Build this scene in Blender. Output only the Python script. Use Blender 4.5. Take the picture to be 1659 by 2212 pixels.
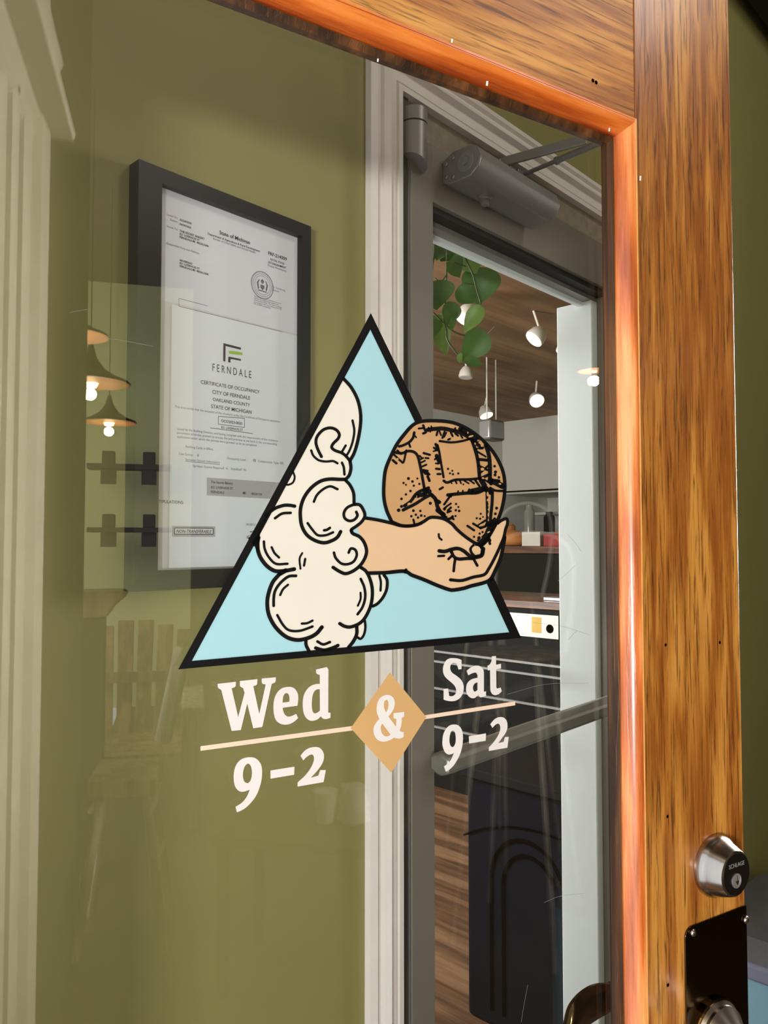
import bpy, bmesh, math, random
from math import sin, cos, tan, atan, atan2, radians, pi, sqrt
from mathutils import Vector as V, Matrix
from mathutils.geometry import tessellate_polygon
random.seed(7)
sc = bpy.context.scene
for o in list(bpy.data.objects): bpy.data.objects.remove(o)

# ---------------------------------------------------------------- camera, world, light, exposure
F, CX, CY, H = 1661.0, 829.5, 1106.0, 1.46
AW, AD, TI = radians(43.5), radians(59.3), atan(66/F)
f_ = V((cos(AW)*cos(TI), sin(AW)*cos(TI), sin(TI))); r_ = V((sin(AW), -cos(AW), 0)); u_ = r_.cross(f_)
CAM = V((0, 0, H))
cd = bpy.data.cameras.new('camera'); cam = bpy.data.objects.new('camera', cd); sc.collection.objects.link(cam)
cd.sensor_fit = 'HORIZONTAL'; cd.sensor_width = 36; cd.lens = F/1659*36; cd.clip_start = .01
m = Matrix((r_, u_, -f_)).transposed().to_4x4(); m.translation = CAM
cam.matrix_world = m; sc.camera = cam
sc.view_settings.view_transform = 'Standard'; sc.view_settings.look = 'None'
sc.view_settings.gamma = 1; sc.view_settings.exposure = 0.0; sc.view_settings.use_curve_mapping = False

w = bpy.data.worlds.new('daylight'); sc.world = w; w.use_nodes = True
bg = w.node_tree.nodes['Background']; bg.inputs[0].default_value = (.80, .90, 1, 1); bg.inputs[1].default_value = 1.6

def area(name, loc, tgt, sx, sy, watt, col, spread=180):
    l = bpy.data.lights.new(name, 'AREA'); l.shape = 'RECTANGLE'; l.size = sx; l.size_y = sy; l.energy = watt; l.color = col; l.spread = radians(spread)
    o = bpy.data.objects.new(name, l); sc.collection.objects.link(o); o.location = loc
    o.rotation_euler = (V(tgt)-V(loc)).to_track_quat('-Z', 'Y').to_euler(); return o
area('street_daylight', (-2.3, -1.5, .92), (.9, .8, 1.7), .45, .22, 118, (1, .97, .92))       # sunlit pavement seen through the doorway
area('door_front_fill_light', (-1.4, -3.2, 1.7), (.8, .3, 1.5), 1.8, 1.8, 22, (1, .95, .88))  # added soft fill for the wooden door's front, no window modelled
area('casing_fill_light', (3.4, .02, 1.9), (-.03, -.62, 1.5), .35, 1.2, 55, (1, .95, .88), 60)  # unseen narrow lamp, added so the casing shows bright in the glass
area('kitchen_fill_light', (.9, 3.6, 1.9), (3.6, 2.1, 2.5), 1.2, 1.4, 290, (.97, .97, 1))  # added out of view to brighten the kitchen and the pale lining
area('upper_trim_fill_light', (1.6, -1.2, 3.55), (1.2, .82, 2.1), .7, .7, 17, (1, .95, .88))  # added lamp without a fixture, lifts the head casing and closer
area('back_wall_fill_light', (-1.3, -3.5, 2.2), (.1, -6.2, 1.7), 1.4, 1.4, 110, (1, .95, .8))  # hidden lamp added to brighten the mirrored back wall

# ---------------------------------------------------------------- geometry helpers
def ray(px, py): return f_ + r_*((px-CX)/F) + u_*((CY-py)/F)
dang = AW-AD
dd = V((cos(dang), sin(dang), 0)); dn = V((-sin(dang), cos(dang), 0))
CD, CW, U0 = .541, .82, -.18
def D(px, py, w=0.0):                       # point on the wooden door (door's own axes), w = height above the glass
    v = ray(px, py); t = (CD-w)/v.dot(dn); P = CAM+v*t
    return V((P.dot(dd)-U0, -w, P.z))
def Wl(px, py, w=0.0):                      # point on the green wall
    v = ray(px, py); return CAM+v*((CW-w)/v.y)
def Z(px, py, z): v = ray(px, py); return CAM+v*((z-H)/v.z)
def X(px, py, x): v = ray(px, py); return CAM+v*(x/v.x)
nrm = dn
def mir(P): return P - nrm*(2*(P.dot(nrm)-CD))
def R(px, py, depth): return mir(CAM+ray(px, py)*(depth/ray(px, py).dot(f_)))   # a point seen mirrored in the door glass

def empty(name, loc=(0, 0, 0), rz=0, label=None, cat=None, group=None, kind=None):
    o = bpy.data.objects.new(name, None); o.empty_display_size = .05; sc.collection.objects.link(o)
    o.location = loc; o.rotation_euler = (0, 0, rz); tag(o, label, cat, group, kind); return o
def tag(o, label=None, cat=None, group=None, kind=None):
    if label: o['label'] = label
    if cat: o['category'] = cat
    if group: o['group'] = group
    if kind: o['kind'] = kind
    return o
class MB:
    def __init__(s): s.v = []; s.f = []; s.smooth = False
    def add(s, vs, fs):
        n = len(s.v); s.v += [V(p) for p in vs]; s.f += [[i+n for i in f] for f in fs]; return s
    def box(s, a, b, M=None):
        x0, y0, z0 = a; x1, y1, z1 = b
        vs = [V(p) for p in ((x0,y0,z0),(x1,y0,z0),(x1,y1,z0),(x0,y1,z0),(x0,y0,z1),(x1,y0,z1),(x1,y1,z1),(x0,y1,z1))]
        if M: vs = [M@p for p in vs]
        return s.add(vs, [(0,3,2,1),(4,5,6,7),(0,1,5,4),(1,2,6,5),(2,3,7,6),(3,0,4,7)])
    def prism(s, pts, d):                     # planar polygon extruded by vector d
        n = len(pts); d = V(d); pts = [V(p) for p in pts]
        s.add(pts+[p+d for p in pts], [tuple(range(n))[::-1], tuple(range(n, 2*n))]+[(i, (i+1) % n, n+(i+1) % n, n+i) for i in range(n)]); return s
    def tube(s, pts, r, n=10, cap=True, flat=None):
        pts = [V(p) for p in pts]; rings = []; rs = r if isinstance(r, (list, tuple)) else [r]*len(pts)
        up = None
        for i, p in enumerate(pts):
            t = (pts[min(i+1, len(pts)-1)]-pts[max(i-1, 0)]).normalized()
            if up is None: up = t.orthogonal().normalized()
            a = (up-t*up.dot(t)).normalized(); up = a; b = t.cross(a)
            rings.append([p+(a*cos(2*pi*k/n)+b*sin(2*pi*k/n))*rs[i] for k in range(n)])
        base = len(s.v); s.v += [q for rg in rings for q in rg]
        for i in range(len(pts)-1):
            for k in range(n):
                s.f.append([base+i*n+k, base+i*n+(k+1) % n, base+(i+1)*n+(k+1) % n, base+(i+1)*n+k])
        if cap: s.f.append([base+k for k in range(n)][::-1]); s.f.append([base+(len(pts)-1)*n+k for k in range(n)])
        return s
    def lathe(s, prof, M, n=40):              # prof (r, h); axis = M z
        base = len(s.v)
        for (r, h) in prof:
            for k in range(n): s.v.append(M@V((r*cos(2*pi*k/n), r*sin(2*pi*k/n), h)))
        for i in range(len(prof)-1):
            for k in range(n): s.f.append([base+i*n+k, base+i*n+(k+1) % n, base+(i+1)*n+(k+1) % n, base+(i+1)*n+k])
        s.f.append([base+k for k in range(n)][::-1]); s.f.append([base+(len(prof)-1)*n+k for k in range(n)]); return s
    def build(s, name, mat, parent=None, bevel=0, smooth=False, seg=2, **kw):
        me = bpy.data.meshes.new(name); me.from_pydata([tuple(p) for p in s.v], [], s.f); me.validate()
        bm = bmesh.new(); bm.from_mesh(me); bmesh.ops.recalc_face_normals(bm, faces=bm.faces); bm.to_mesh(me); bm.free()
        me.materials.append(mat); o = bpy.data.objects.new(name, me); sc.collection.objects.link(o)
        if parent: o.parent = parent
        if bevel:
            b = o.modifiers.new('bevel', 'BEVEL'); b.width = bevel; b.segments = seg; b.limit_method = 'ANGLE'; b.angle_limit = radians(35)
        if smooth or bevel:
            for p in me.polygons: p.use_smooth = True
            if not smooth or smooth == 'auto':
                wn = o.modifiers.new('wn', 'WEIGHTED_NORMAL'); wn.keep_sharp = True
                try: me.set_sharp_from_angle(angle=radians(40))
                except Exception: pass
            elif smooth == 'sharp':
                try: me.set_sharp_from_angle(angle=radians(35))
                except Exception: pass
        tag(o, **kw); return o
def axis(o, z, x=None):                       # matrix with local z along z
    z = V(z).normalized(); a = z.orthogonal().normalized() if x is None else (V(x)-z*V(x).dot(z)).normalized()
    M = Matrix((a, z.cross(a), z)).transposed().to_4x4(); M.translation = V(o); return M

# ---------------------------------------------------------------- materials
def lin(c):
    return tuple(((x/255+.055)/1.055)**2.4 if x/255 > .04045 else x/255/12.92 for x in c)+(1,)
def mat(name, col, rough=.5, metal=0, spec=.5, emit=None, es=0, bump=None, coat=0, var=None):
    m = bpy.data.materials.new(name); m.use_nodes = True; nt = m.node_tree; b = nt.nodes['Principled BSDF']
    c = col if len(col) == 4 else lin(col)
    b.inputs['Base Color'].default_value = c; b.inputs['Roughness'].default_value = rough; b.inputs['Metallic'].default_value = metal
    b.inputs['Specular IOR Level'].default_value = spec; b.inputs['Coat Weight'].default_value = coat; b.inputs['Coat Roughness'].default_value = .15
    if emit: b.inputs['Emission Color'].default_value = lin(emit); b.inputs['Emission Strength'].default_value = es
    tc = nt.nodes.new('ShaderNodeTexCoord')
    if var:                                   # (scale, amount): worn, uneven paint
        n = nt.nodes.new('ShaderNodeTexNoise'); n.inputs['Scale'].default_value = var[0]; n.inputs['Detail'].default_value = 6
        r = nt.nodes.new('ShaderNodeValToRGB'); r.color_ramp.elements[0].position = .3; r.color_ramp.elements[1].position = .7
        k = 1-var[1]; r.color_ramp.elements[0].color = (c[0]*k, c[1]*k, c[2]*k, 1); r.color_ramp.elements[1].color = c
        nt.links.new(tc.outputs['Object'], n.inputs['Vector']); nt.links.new(n.outputs['Fac'], r.inputs[0]); nt.links.new(r.outputs[0], b.inputs['Base Color'])
    if bump:                                  # (scale vec, strength)
        mp = nt.nodes.new('ShaderNodeMapping'); mp.inputs['Scale'].default_value = bump[0]
        n = nt.nodes.new('ShaderNodeTexNoise'); n.inputs['Scale'].default_value = 1; n.inputs['Detail'].default_value = 4
        bp = nt.nodes.new('ShaderNodeBump'); bp.inputs['Strength'].default_value = bump[1]; bp.inputs['Distance'].default_value = .001
        nt.links.new(tc.outputs['Object'], mp.inputs[0]); nt.links.new(mp.outputs[0], n.inputs['Vector']); nt.links.new(n.outputs['Fac'], bp.inputs['Height']); nt.links.new(bp.outputs[0], b.inputs['Normal'])
    return m
def wood(name, ramp, along='z', rough=.35, gs=1.0, streak=.5, coat=.3, streakcol=(60, 30, 8)):
    """ramp: three sRGB colours; growth bands warped along the grain, plus fine dark open pores"""
    m = bpy.data.materials.new(name); m.use_nodes = True; nt = m.node_tree; b = nt.nodes['Principled BSDF']; L = nt.links.new
    tc = nt.nodes.new('ShaderNodeTexCoord')
    def mapped(across, al):
        mp = nt.nodes.new('ShaderNodeMapping'); s = [across*gs]*3; s['xyz'.index(along)] = al*gs; mp.inputs['Scale'].default_value = s
        L(tc.outputs['Object'], mp.inputs[0]); return mp
    n1 = nt.nodes.new('ShaderNodeTexNoise'); n1.inputs['Scale'].default_value = 1; n1.inputs['Detail'].default_value = 3; n1.inputs['Distortion'].default_value = .4
    L(mapped(22, 2.2).outputs[0], n1.inputs['Vector'])
    mu = nt.nodes.new('ShaderNodeMath'); mu.operation = 'MULTIPLY'; mu.inputs[1].default_value = 22; L(n1.outputs['Fac'], mu.inputs[0])
    si = nt.nodes.new('ShaderNodeMath'); si.operation = 'SINE'; L(mu.outputs[0], si.inputs[0])
    n2 = nt.nodes.new('ShaderNodeTexNoise'); n2.inputs['Scale'].default_value = 1; n2.inputs['Detail'].default_value = 6; n2.inputs['Roughness'].default_value = .7
    L(mapped(140, 7).outputs[0], n2.inputs['Vector'])
    ad = nt.nodes.new('ShaderNodeMath'); ad.operation = 'MULTIPLY_ADD'; ad.inputs[1].default_value = .17; L(si.outputs[0], ad.inputs[0]); L(n2.outputs['Fac'], ad.inputs[2])
    cr = nt.nodes.new('ShaderNodeValToRGB'); e = cr.color_ramp.elements
    e[0].position = .28; e[0].color = lin(ramp[0]); e[1].position = .72; e[1].color = lin(ramp[2]); x = e.new(.5); x.color = lin(ramp[1])
    L(ad.outputs[0], cr.inputs[0])
    n3 = nt.nodes.new('ShaderNodeTexNoise'); n3.inputs['Scale'].default_value = 1; n3.inputs['Detail'].default_value = 5; n3.inputs['Distortion'].default_value = .5
    L(mapped(420, 20).outputs[0], n3.inputs['Vector'])
    cr2 = nt.nodes.new('ShaderNodeValToRGB'); e = cr2.color_ramp.elements; e[0].position = .54; e[0].color = (0, 0, 0, 1); e[1].position = .66; e[1].color = (1, 1, 1, 1)
    L(n3.outputs['Fac'], cr2.inputs[0])
    ms = nt.nodes.new('ShaderNodeMath'); ms.operation = 'MULTIPLY'; ms.inputs[1].default_value = streak; L(cr2.outputs[0], ms.inputs[0])
    mx = nt.nodes.new('ShaderNodeMix'); mx.data_type = 'RGBA'; L(ms.outputs[0], mx.inputs['Factor']); L(cr.outputs[0], mx.inputs['A']); mx.inputs['B'].default_value = lin(streakcol)
    L(mx.outputs['Result'], b.inputs['Base Color'])
    bp = nt.nodes.new('ShaderNodeBump'); bp.inputs['Strength'].default_value = .25; bp.inputs['Distance'].default_value = .0006; bp.invert = True
    L(cr2.outputs[0], bp.inputs['Height']); L(bp.outputs[0], b.inputs['Normal'])
    b.inputs['Roughness'].default_value = rough; b.inputs['Coat Weight'].default_value = coat; b.inputs['Coat Roughness'].default_value = .2
    return m
def glass(name, f0, tint=(1, 1, 1), rough=.0):
    m = bpy.data.materials.new(name); m.use_nodes = True; nt = m.node_tree; nt.nodes.clear(); L = nt.links.new
    out = nt.nodes.new('ShaderNodeOutputMaterial'); mix = nt.nodes.new('ShaderNodeMixShader')
    tr = nt.nodes.new('ShaderNodeBsdfTransparent'); tr.inputs[0].default_value = tint+(1,)
    gl = nt.nodes.new('ShaderNodeBsdfGlossy'); gl.inputs['Roughness'].default_value = rough
    lw = nt.nodes.new('ShaderNodeLayerWeight'); lw.inputs[0].default_value = .5
    p = nt.nodes.new('ShaderNodeMath'); p.operation = 'POWER'; p.inputs[1].default_value = 5; L(lw.outputs['Facing'], p.inputs[0])
    q = nt.nodes.new('ShaderNodeMath'); q.operation = 'MULTIPLY_ADD'; q.inputs[1].default_value = 1-f0; q.inputs[2].default_value = f0; L(p.outputs[0], q.inputs[0])
    L(q.outputs[0], mix.inputs[0]); L(tr.outputs[0], mix.inputs[1]); L(gl.outputs[0], mix.inputs[2]); L(mix.outputs[0], out.inputs[0]); return m

M_green = mat('olive_wall_paint', (139, 134, 80), .65, bump=((60, 60, 60), .25), var=(3, .06))
M_white = mat('white_trim_paint', (228, 222, 216), .45, bump=((120, 120, 14), .5), var=(14, .06))
M_white2 = mat('cream_trim_paint', (214, 205, 190), .5, bump=((60, 60, 8), .8), var=(9, .10))
M_jamb = mat('pale_jamb_paint', (238, 242, 246), .4, var=(5, .04))
M_oak = wood('oak_stile', ((128, 70, 20), (162, 103, 38), (186, 128, 56)), 'z', .38, 1, .75)
M_oak_h = wood('oak_rail', ((132, 74, 22), (168, 108, 40), (192, 134, 58)), 'x', .5, .8, .75, .05)
M_bead = wood('red_bead_wood', ((148, 66, 20), (196, 104, 46), (226, 150, 88)), 'z', .28, .7, .15, .6, (120, 50, 15))
M_bead_h = wood('red_bead_wood_rail', ((140, 54, 12), (192, 90, 28), (214, 122, 52)), 'x', .28, .7, .15, .6, (120, 50, 15))
M_bead_dk = wood('dark_bead_lip', ((40, 20, 8), (74, 42, 18), (104, 62, 30)), 'z', .4, .7, .3, .2)
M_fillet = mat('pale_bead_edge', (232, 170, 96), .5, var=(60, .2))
M_glass = glass('door_glass', .085, (.985, .99, .98))
M_glass2 = glass('entry_glass', .035, (.93, .95, .93))
M_glass3 = glass('picture_glass', .03, (1, 1, 1), .02)
M_alu = mat('bronze_grey_aluminium', (128, 122, 112), .45, .15, var=(4, .1))
M_alu_dk = mat('dark_aluminium', (62, 60, 56), .4, .3)
M_dust = mat('dusty_header_metal', (150, 140, 120), .75, .1, var=(45, .35))
M_gasket = mat('black_gasket', (12, 12, 13), .6)
M_closer = mat('grey_closer_metal', (140, 137, 136), .4, .25)
M_closer_l = mat('light_closer_metal', (150, 147, 146), .34, .6)
M_steel = mat('satin_nickel', (176, 165, 155), .22, 1)
M_steel_dk = mat('dark_lock_face', (62, 55, 52), .3, .9)
M_brass = mat('aged_brass_plate', (120, 92, 50), .14, 1)
M_brass_dk = mat('dark_brass_plate', (74, 56, 34), .14, 1)
M_blk = mat('black_frame_paint', (16, 17, 20), .4, spec=.3)
M_paper = mat('white_document_paper', (222, 224, 232), .8)
M_paper2 = mat('blueish_document_paper', (226, 232, 238), .8)
M_paper3 = mat('warm_mat_paper', (214, 210, 210), .8)
M_ink = mat('document_ink', (62, 60, 64), .8)
M_inkl = mat('pale_document_ink', (112, 112, 120), .8)
M_grey = mat('grey_print_block', (176, 176, 180), .8)
M_lime = mat('lime_print', (160, 196, 70), .8)
M_dblue = mat('pale_blue_vinyl', (146, 184, 190), .7, spec=.2, var=(6, .06))
M_dcream = mat('cream_vinyl', (202, 194, 180), .7, spec=.2, var=(9, .06))
M_dskin = mat('tan_vinyl', (200, 166, 130), .7, spec=.2, var=(8, .1))
M_dbread = mat('brown_vinyl', (176, 135, 92), .7, spec=.2, var=(12, .1))
M_dblack = mat('black_vinyl', (7, 7, 7), .6, spec=.15)
M_dwhite = mat('white_vinyl', (205, 197, 192), .7, spec=.2, var=(30, .06))
M_scr = mat('glass_scratch_grey', (120, 122, 118), .6)
M_dpeach = mat('peach_vinyl', (208, 182, 160), .7, spec=.2)
M_damber = mat('amber_vinyl', (184, 144, 94), .7, spec=.2, var=(12, .05))
M_leaf = mat('pothos_leaf', (84, 124, 54), .45, var=(18, .45))
M_leaf2 = mat('pothos_leaf_light', (130, 166, 84), .45, var=(30, .35))
M_stem = mat('pothos_stem', (70, 78, 36), .6)
M_ceil = wood('plywood_ceiling', ((112, 80, 52), (134, 98, 66), (152, 116, 82)), 'x', .7, .09, .15, 0, (90, 60, 40))
M_floorK = wood('plank_floor', ((84, 58, 40), (116, 86, 62), (142, 108, 82)), 'y', .45, .25, .2, .1, (70, 46, 32))
M_kwhite = mat('kitchen_white_paint', (214, 208, 200), .7)
M_kdark = mat('dark_case_paint', (14, 14, 16), .7, spec=.15)
M_kolive = mat('dark_olive_panel', (24, 24, 16), .8, spec=.2)
M_navy = mat('navy_panel_paint', (11, 15, 27), .85, spec=.1)
M_navy2 = mat('charcoal_panel_paint', (28, 26, 30), .85, spec=.1)
M_groove = mat('groove_black', (3, 3, 4), 1, spec=0)
M_bar = wood('brown_bar_wood', ((70, 40, 24), (104, 62, 40), (128, 80, 54)), 'y', .4, .5, .3)
M_slat = wood('weathered_chair_wood', ((116, 84, 52), (160, 124, 80), (190, 156, 108)), 'z', .5, .5, .3)
M_slatp = wood('pale_chair_wood', ((170, 150, 120), (205, 190, 164), (228, 218, 198)), 'z', .45, .5, .3)
M_tin = mat('dark_pendant_shade', (54, 46, 38), .4, .3)
M_copper = mat('copper_shade_lining', (216, 150, 92), .45, .2)
M_bulb = mat('lit_bulb', (255, 240, 205), .5, emit=(255, 228, 165), es=28)
M_spot = mat('lit_spot_lens', (255, 240, 205), .5, emit=(255, 240, 200), es=5)
M_spotw = mat('white_spot_housing', (205, 196, 184), .5)
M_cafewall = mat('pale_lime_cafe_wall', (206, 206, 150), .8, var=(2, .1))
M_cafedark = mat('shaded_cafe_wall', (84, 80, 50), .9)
M_cafeceil = mat('brown_cafe_ceiling', (86, 74, 66), .9)
M_cafefloor = mat('brown_cafe_floor', (92, 76, 56), .7)
M_shelf = mat('dark_shelf_wood', (44, 34, 26), .7)
M_wire = mat('white_wire_metal', (220, 216, 206), .4)
M_greytop = mat('grey_lid_plastic', (118, 118, 126), .55, var=(20, .25))
M_lav = mat('lavender_grey_rim', (150, 154, 184), .55, var=(12, .1))
M_sky = mat('sky_blue_plastic', (158, 206, 234), .55)
M_beam = mat('black_ceiling_metal', (12, 12, 12), .6)
M_mullion = mat('silver_push_bar', (150, 148, 138), .38, .6, var=(10, .15))
M_skin = mat('skin', (205, 160, 132), .6); M_hair = mat('dark_hair', (28, 22, 18), .6); M_shirt = mat('pale_shirt', (196, 180, 168), .8)
M_red = mat('red_box_card', (150, 36, 32), .6); M_bl = mat('blue_cloth', (70, 120, 180), .7); M_yel = mat('yellow_pack', (190, 150, 60), .6); M_orange = mat('orange_bread_crust', (190, 120, 60), .7); M_bottle = mat('clear_grey_jar', (150, 150, 140), .2)

# ---------------------------------------------------------------- 2D tracing helpers (artwork on the glass)
def catmull(pts, closed=False, n=6):
    if len(pts) < 3: return [V(p) for p in pts]
    P = [V(p) for p in pts]; out = []; m = len(P)
    for i in range(m if closed else m-1):
        p0 = P[(i-1) % m] if closed or i > 0 else P[0]*2-P[1]
        p1 = P[i]; p2 = P[(i+1) % m]; p3 = P[(i+2) % m] if closed or i+2 < m else P[-1]*2-P[-2]
        for k in range(n):
            t = k/n; out.append(.5*((2*p1)+(p2-p0)*t+(2*p0-5*p1+4*p2-p3)*t*t+(3*p1-p0-3*p2+p3)*t**3))
    if not closed: out.append(P[-1])
    return out
def tf(ox, oy, s): return lambda L: [(ox+x*s, oy+y*s) for x, y in L]
cA = tf(540, 780, .19289); cB = tf(540, 1080, .19289); cC = tf(810, 890, .19289); cD = tf(780, 1080, .21097)
def fill(mb, loops, w, place, smooth=0):
    L = [[V((p[0], p[1], 0)) for p in (catmull(l, True, smooth) if smooth else l)] for l in loops]
    flat = [p for l in L for p in l]; tris = tessellate_polygon(L)
    mb.add([place(p.x, p.y, w) for p in flat], [tuple(t) for t in tris])
def stroke(mb, pts, wd, w, place, smooth=True, taper=False):
    P = [V((p[0], p[1])) for p in (catmull(pts) if smooth else pts)]
    P = [P[0]]+[b for a, b in zip(P, P[1:]) if (b-a).length > .15]
    if len(P) < 2: return
    n = len(P); Lf = []; Rt = []
    for i, p in enumerate(P):
        t = (P[min(i+1, n-1)]-P[max(i-1, 0)]); t = t.normalized() if t.length else V((1, 0)); q = V((-t.y, t.x))
        k = wd/2*(1 if not taper else .45+.55*sin(pi*min(1, .15+i/(n-1)*.85)))
        Lf.append(p+q*k); Rt.append(p-q*k)
    b = len(mb.v); mb.v += [place(p.x, p.y, w) for p in Lf+Rt]
    for i in range(n-1): mb.f.append([b+i, b+i+1, b+n+i+1, b+n+i])
    for c, a in ((P[0], Lf[0]), (P[-1], Lf[-1])):
        r = (a-c).length; b = len(mb.v); mb.v += [place(c.x+r*cos(2*pi*k/12), c.y+r*sin(2*pi*k/12), w) for k in range(12)]; mb.f.append(list(range(b, b+12)))
def dot(mb, c, r, w, place, ry=None, ang=0):
    ry = ry or r; b = len(mb.v)
    for k in range(14):
        a = 2*pi*k/14; x, y = r*cos(a), ry*sin(a)
        mb.v.append(place(c[0]+x*cos(ang)-y*sin(ang), c[1]+x*sin(ang)+y*cos(ang), w))
    mb.f.append(list(range(b, b+14)))

# ================================================================ STRUCTURE
def struct(name, mb, m, **k): return mb.build(name, m, kind='structure', **k)
casL = Wl(789, 900).x; casR = Wl(857, 300).x; headB = Wl(860, 205).z; headT = Wl(1299, 398).z
OPR = 1.66                                   # right edge of the door hole in the wall
gz = 3.8
b = MB()                                     # green wall around the door opening
b.box((-.03, .82, 0), (casL+.02, .94, gz)); b.box((casL+.02, .82, headT-.02), (OPR+.02, .94, gz)); b.box((OPR+.02, .82, 0), (6.0, .94, gz))
struct('wall_green', b, M_green)
b = MB(); b.box((-.2, -6.2, -.06), (6.0, .82, 0)); struct('floor', b, M_cafefloor)
b = MB(); b.box((-1.5, -6.2, gz), (6.0, .94, gz+.06)); struct('ceiling', b, M_cafeceil)
# cafe side walls, seen mirrored in the door glass
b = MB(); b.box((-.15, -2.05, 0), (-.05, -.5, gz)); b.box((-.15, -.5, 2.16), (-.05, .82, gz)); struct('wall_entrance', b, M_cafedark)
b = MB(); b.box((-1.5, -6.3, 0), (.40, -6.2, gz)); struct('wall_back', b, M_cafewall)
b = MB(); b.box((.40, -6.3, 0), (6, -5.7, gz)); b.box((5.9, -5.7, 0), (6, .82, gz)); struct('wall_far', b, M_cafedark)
# head and strike side casing of the entrance (white, fluted), mirrored in the glass at far left
e = empty('trim_1', (-.05, -.6, 0), 0, 'white fluted entrance casing with projecting crown, mirrored at left of glass', None, None, 'structure')
def loc(mb, o): mb.v = [p-o for p in mb.v]; return mb
O = V((-.05, -.6, 0))
b = MB(); b.box((-.05, -.78, 0), (-.03, -.30, 2.4))
prof = [(-.43, .004), (-.45, .012), (-.47, .012), (-.475, 0), (-.50, 0), (-.505, .014), (-.52, .02), (-.54, .02), (-.545, 0), (-.6, 0), (-.605, .016), (-.63, .022), (-.66, .022), (-.665, 0), (-.68, 0), (-.70, .034), (-.78, .038)]
pts = [V((-.03, -.43, 0))]+[V((-.03+d, y, 0)) for y, d in prof]+[V((-.03, -.78, 0))]
b.prism(pts, (0, 0, 2.38)); loc(b, O).build('casing', M_white2, e)
cp = [(0, 2.30), (.012, 2.31), (.02, 2.325), (.02, 2.335), (.016, 2.345), (.03, 2.376), (.083, 2.376), (.088, 2.39), (.074, 2.44), (.05, 2.50), (.046, 2.52), (.06, 2.55), (0, 2.56)]
b = MB(); b.prism([V((-.03+x, -.80, z)) for x, z in cp], (0, 1.5, 0)); loc(b, O).build('crown', M_white2, e)
b = MB(); b.box((-.05, -.80, 2.56), (-.012, -.66, 2.94)); b.box((-.05, -.80, 2.56), (.0, -.735, 2.94)); loc(b, O).build('upper_panel', M_white2, e)

# white casing of the aluminium entry door
e = empty('trim_2', (casL, .82, 0), 0, 'white moulded casing round the aluminium entry door', None, None, 'structure'); O = V((casL, .82, 0))
cw = casR-casL
prof = [(0, 0), (0, .012), (.012, .016), (.016, .010), (.024, .010), (.026, .016), (.036, .022), (.040, .012), (.058, .012), (.060, .008), (.062, .014), (cw, .014), (cw, 0)]
def cprof(t, y0): return [(k, y0-d) for k, d in prof]
b = MB(); A = [V((casL+k, .82-d, 0)) for k, d in prof]; B = [V((casL+k, .82-d, headB+(cw-k))) for k, d in prof]
n = len(prof); b.add(A+B, [tuple(range(n)), tuple(range(n, 2*n))]+[(i, (i+1) % n, n+(i+1) % n, n+i) for i in range(n)])
loc(b, O).build('side_casing', M_white, e, smooth='sharp')
b = MB(); B = [V((casL+k, .82-d, headB+(cw-k))) for k, d in prof]; C2 = [V((OPR+cw-k, .82-d, headB+(cw-k))) for k, d in prof]
b.add(B+C2, [tuple(range(n)), tuple(range(n, 2*n))]+[(i, (i+1) % n, n+(i+1) % n, n+i) for i in range(n)])
loc(b, O).build('head_casing', M_white, e, smooth='sharp')
b = MB(); A = [V((OPR+cw-k, .82-d, 0)) for k, d in prof]; b.add(A+C2, [tuple(range(n)), tuple(range(n, 2*n))]+[(i, (i+1) % n, n+(i+1) % n, n+i) for i in range(n)])
loc(b, O).build('side_casing', M_white, e, smooth='sharp')

# ---------------------------------------------------------------- kitchen room beyond
KC = Z(1085, 912, 2.9); KX, KY = KC.x, KC.y
b = MB(); b.box((.5, .94, -.06), (KX+1.2, KY+.1, 0)); tag(struct('floor_1', b, M_floorK))
b = MB(); b.box((.5, .94, 2.9), (KX+1.2, KY+.1, 2.96)); struct('ceiling_1', b, M_ceil)
b = MB(); b.box((.5, KY, 0), (KX+1.2, KY+.1, 2.9)); struct('wall_back_1', b, M_kwhite)
sof = X(1180, 1060, KX).z
b = MB(); b.box((KX, .94, sof), (KX+.1, KY, 2.9)); b.box((KX+1, .94, 0), (KX+1.1, KY, sof+.1)); b.box((KX, .94, sof-.02), (KX+1.1, KY, sof+.02))
struct('wall_right', b, M_kwhite)
b = MB(); b.box((.4, .94, 0), (.5, KY, 2.9)); struct('wall_left', b, M_kwhite)

# ================================================================ ALUMINIUM ENTRY DOOR
e2 = empty('door_2', (casR, .82, 0), 0, 'grey aluminium framed glass entry door behind the wooden door', 'door', None, 'structure'); O = V((casR, .82, 0))
stL = Wl(880.5, 1000).x; stR = Wl(929, 1000).x; rB = Wl(928, 439).z; rT = Wl(928, 318).z
def part(name, mbx, m, par=e2, **k): return loc(mbx, O).build(name, m, par, **k)
b = MB(); b.box((casR, .815, 0), (stL-.003, .92, headB)); b.box((OPR-.02, .815, 0), (OPR, .92, headB)); part('jamb', b, M_alu_dk, bevel=.001)
b = MB(); b.box((stL-.0045, .8125, 0), (stL-.003, .82, rT)); part('weather_strip', b, M_closer_l)
b = MB(); b.box((stL-.003, .82, rT+.006), (OPR-.02, .92, headB)); part('header', b, M_dust)
b = MB(); b.box((stL-.003, .835, rT), (OPR-.02, .90, rT+.006)); part('header_gap_strip', b, M_gasket)
b = MB(); b.box((stL, .812, .02), (stR, .86, rT)); part('stile', b, M_alu, bevel=.001)
XR = 1.60
b = MB(); b.box((XR, .812, .02), (OPR-.022, .86, rT)); part('stile', b, M_alu, bevel=.001)
b = MB(); b.box((stR, .812, rB), (XR, .86, rT)); part('top_rail', b, M_alu, bevel=.001)
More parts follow.
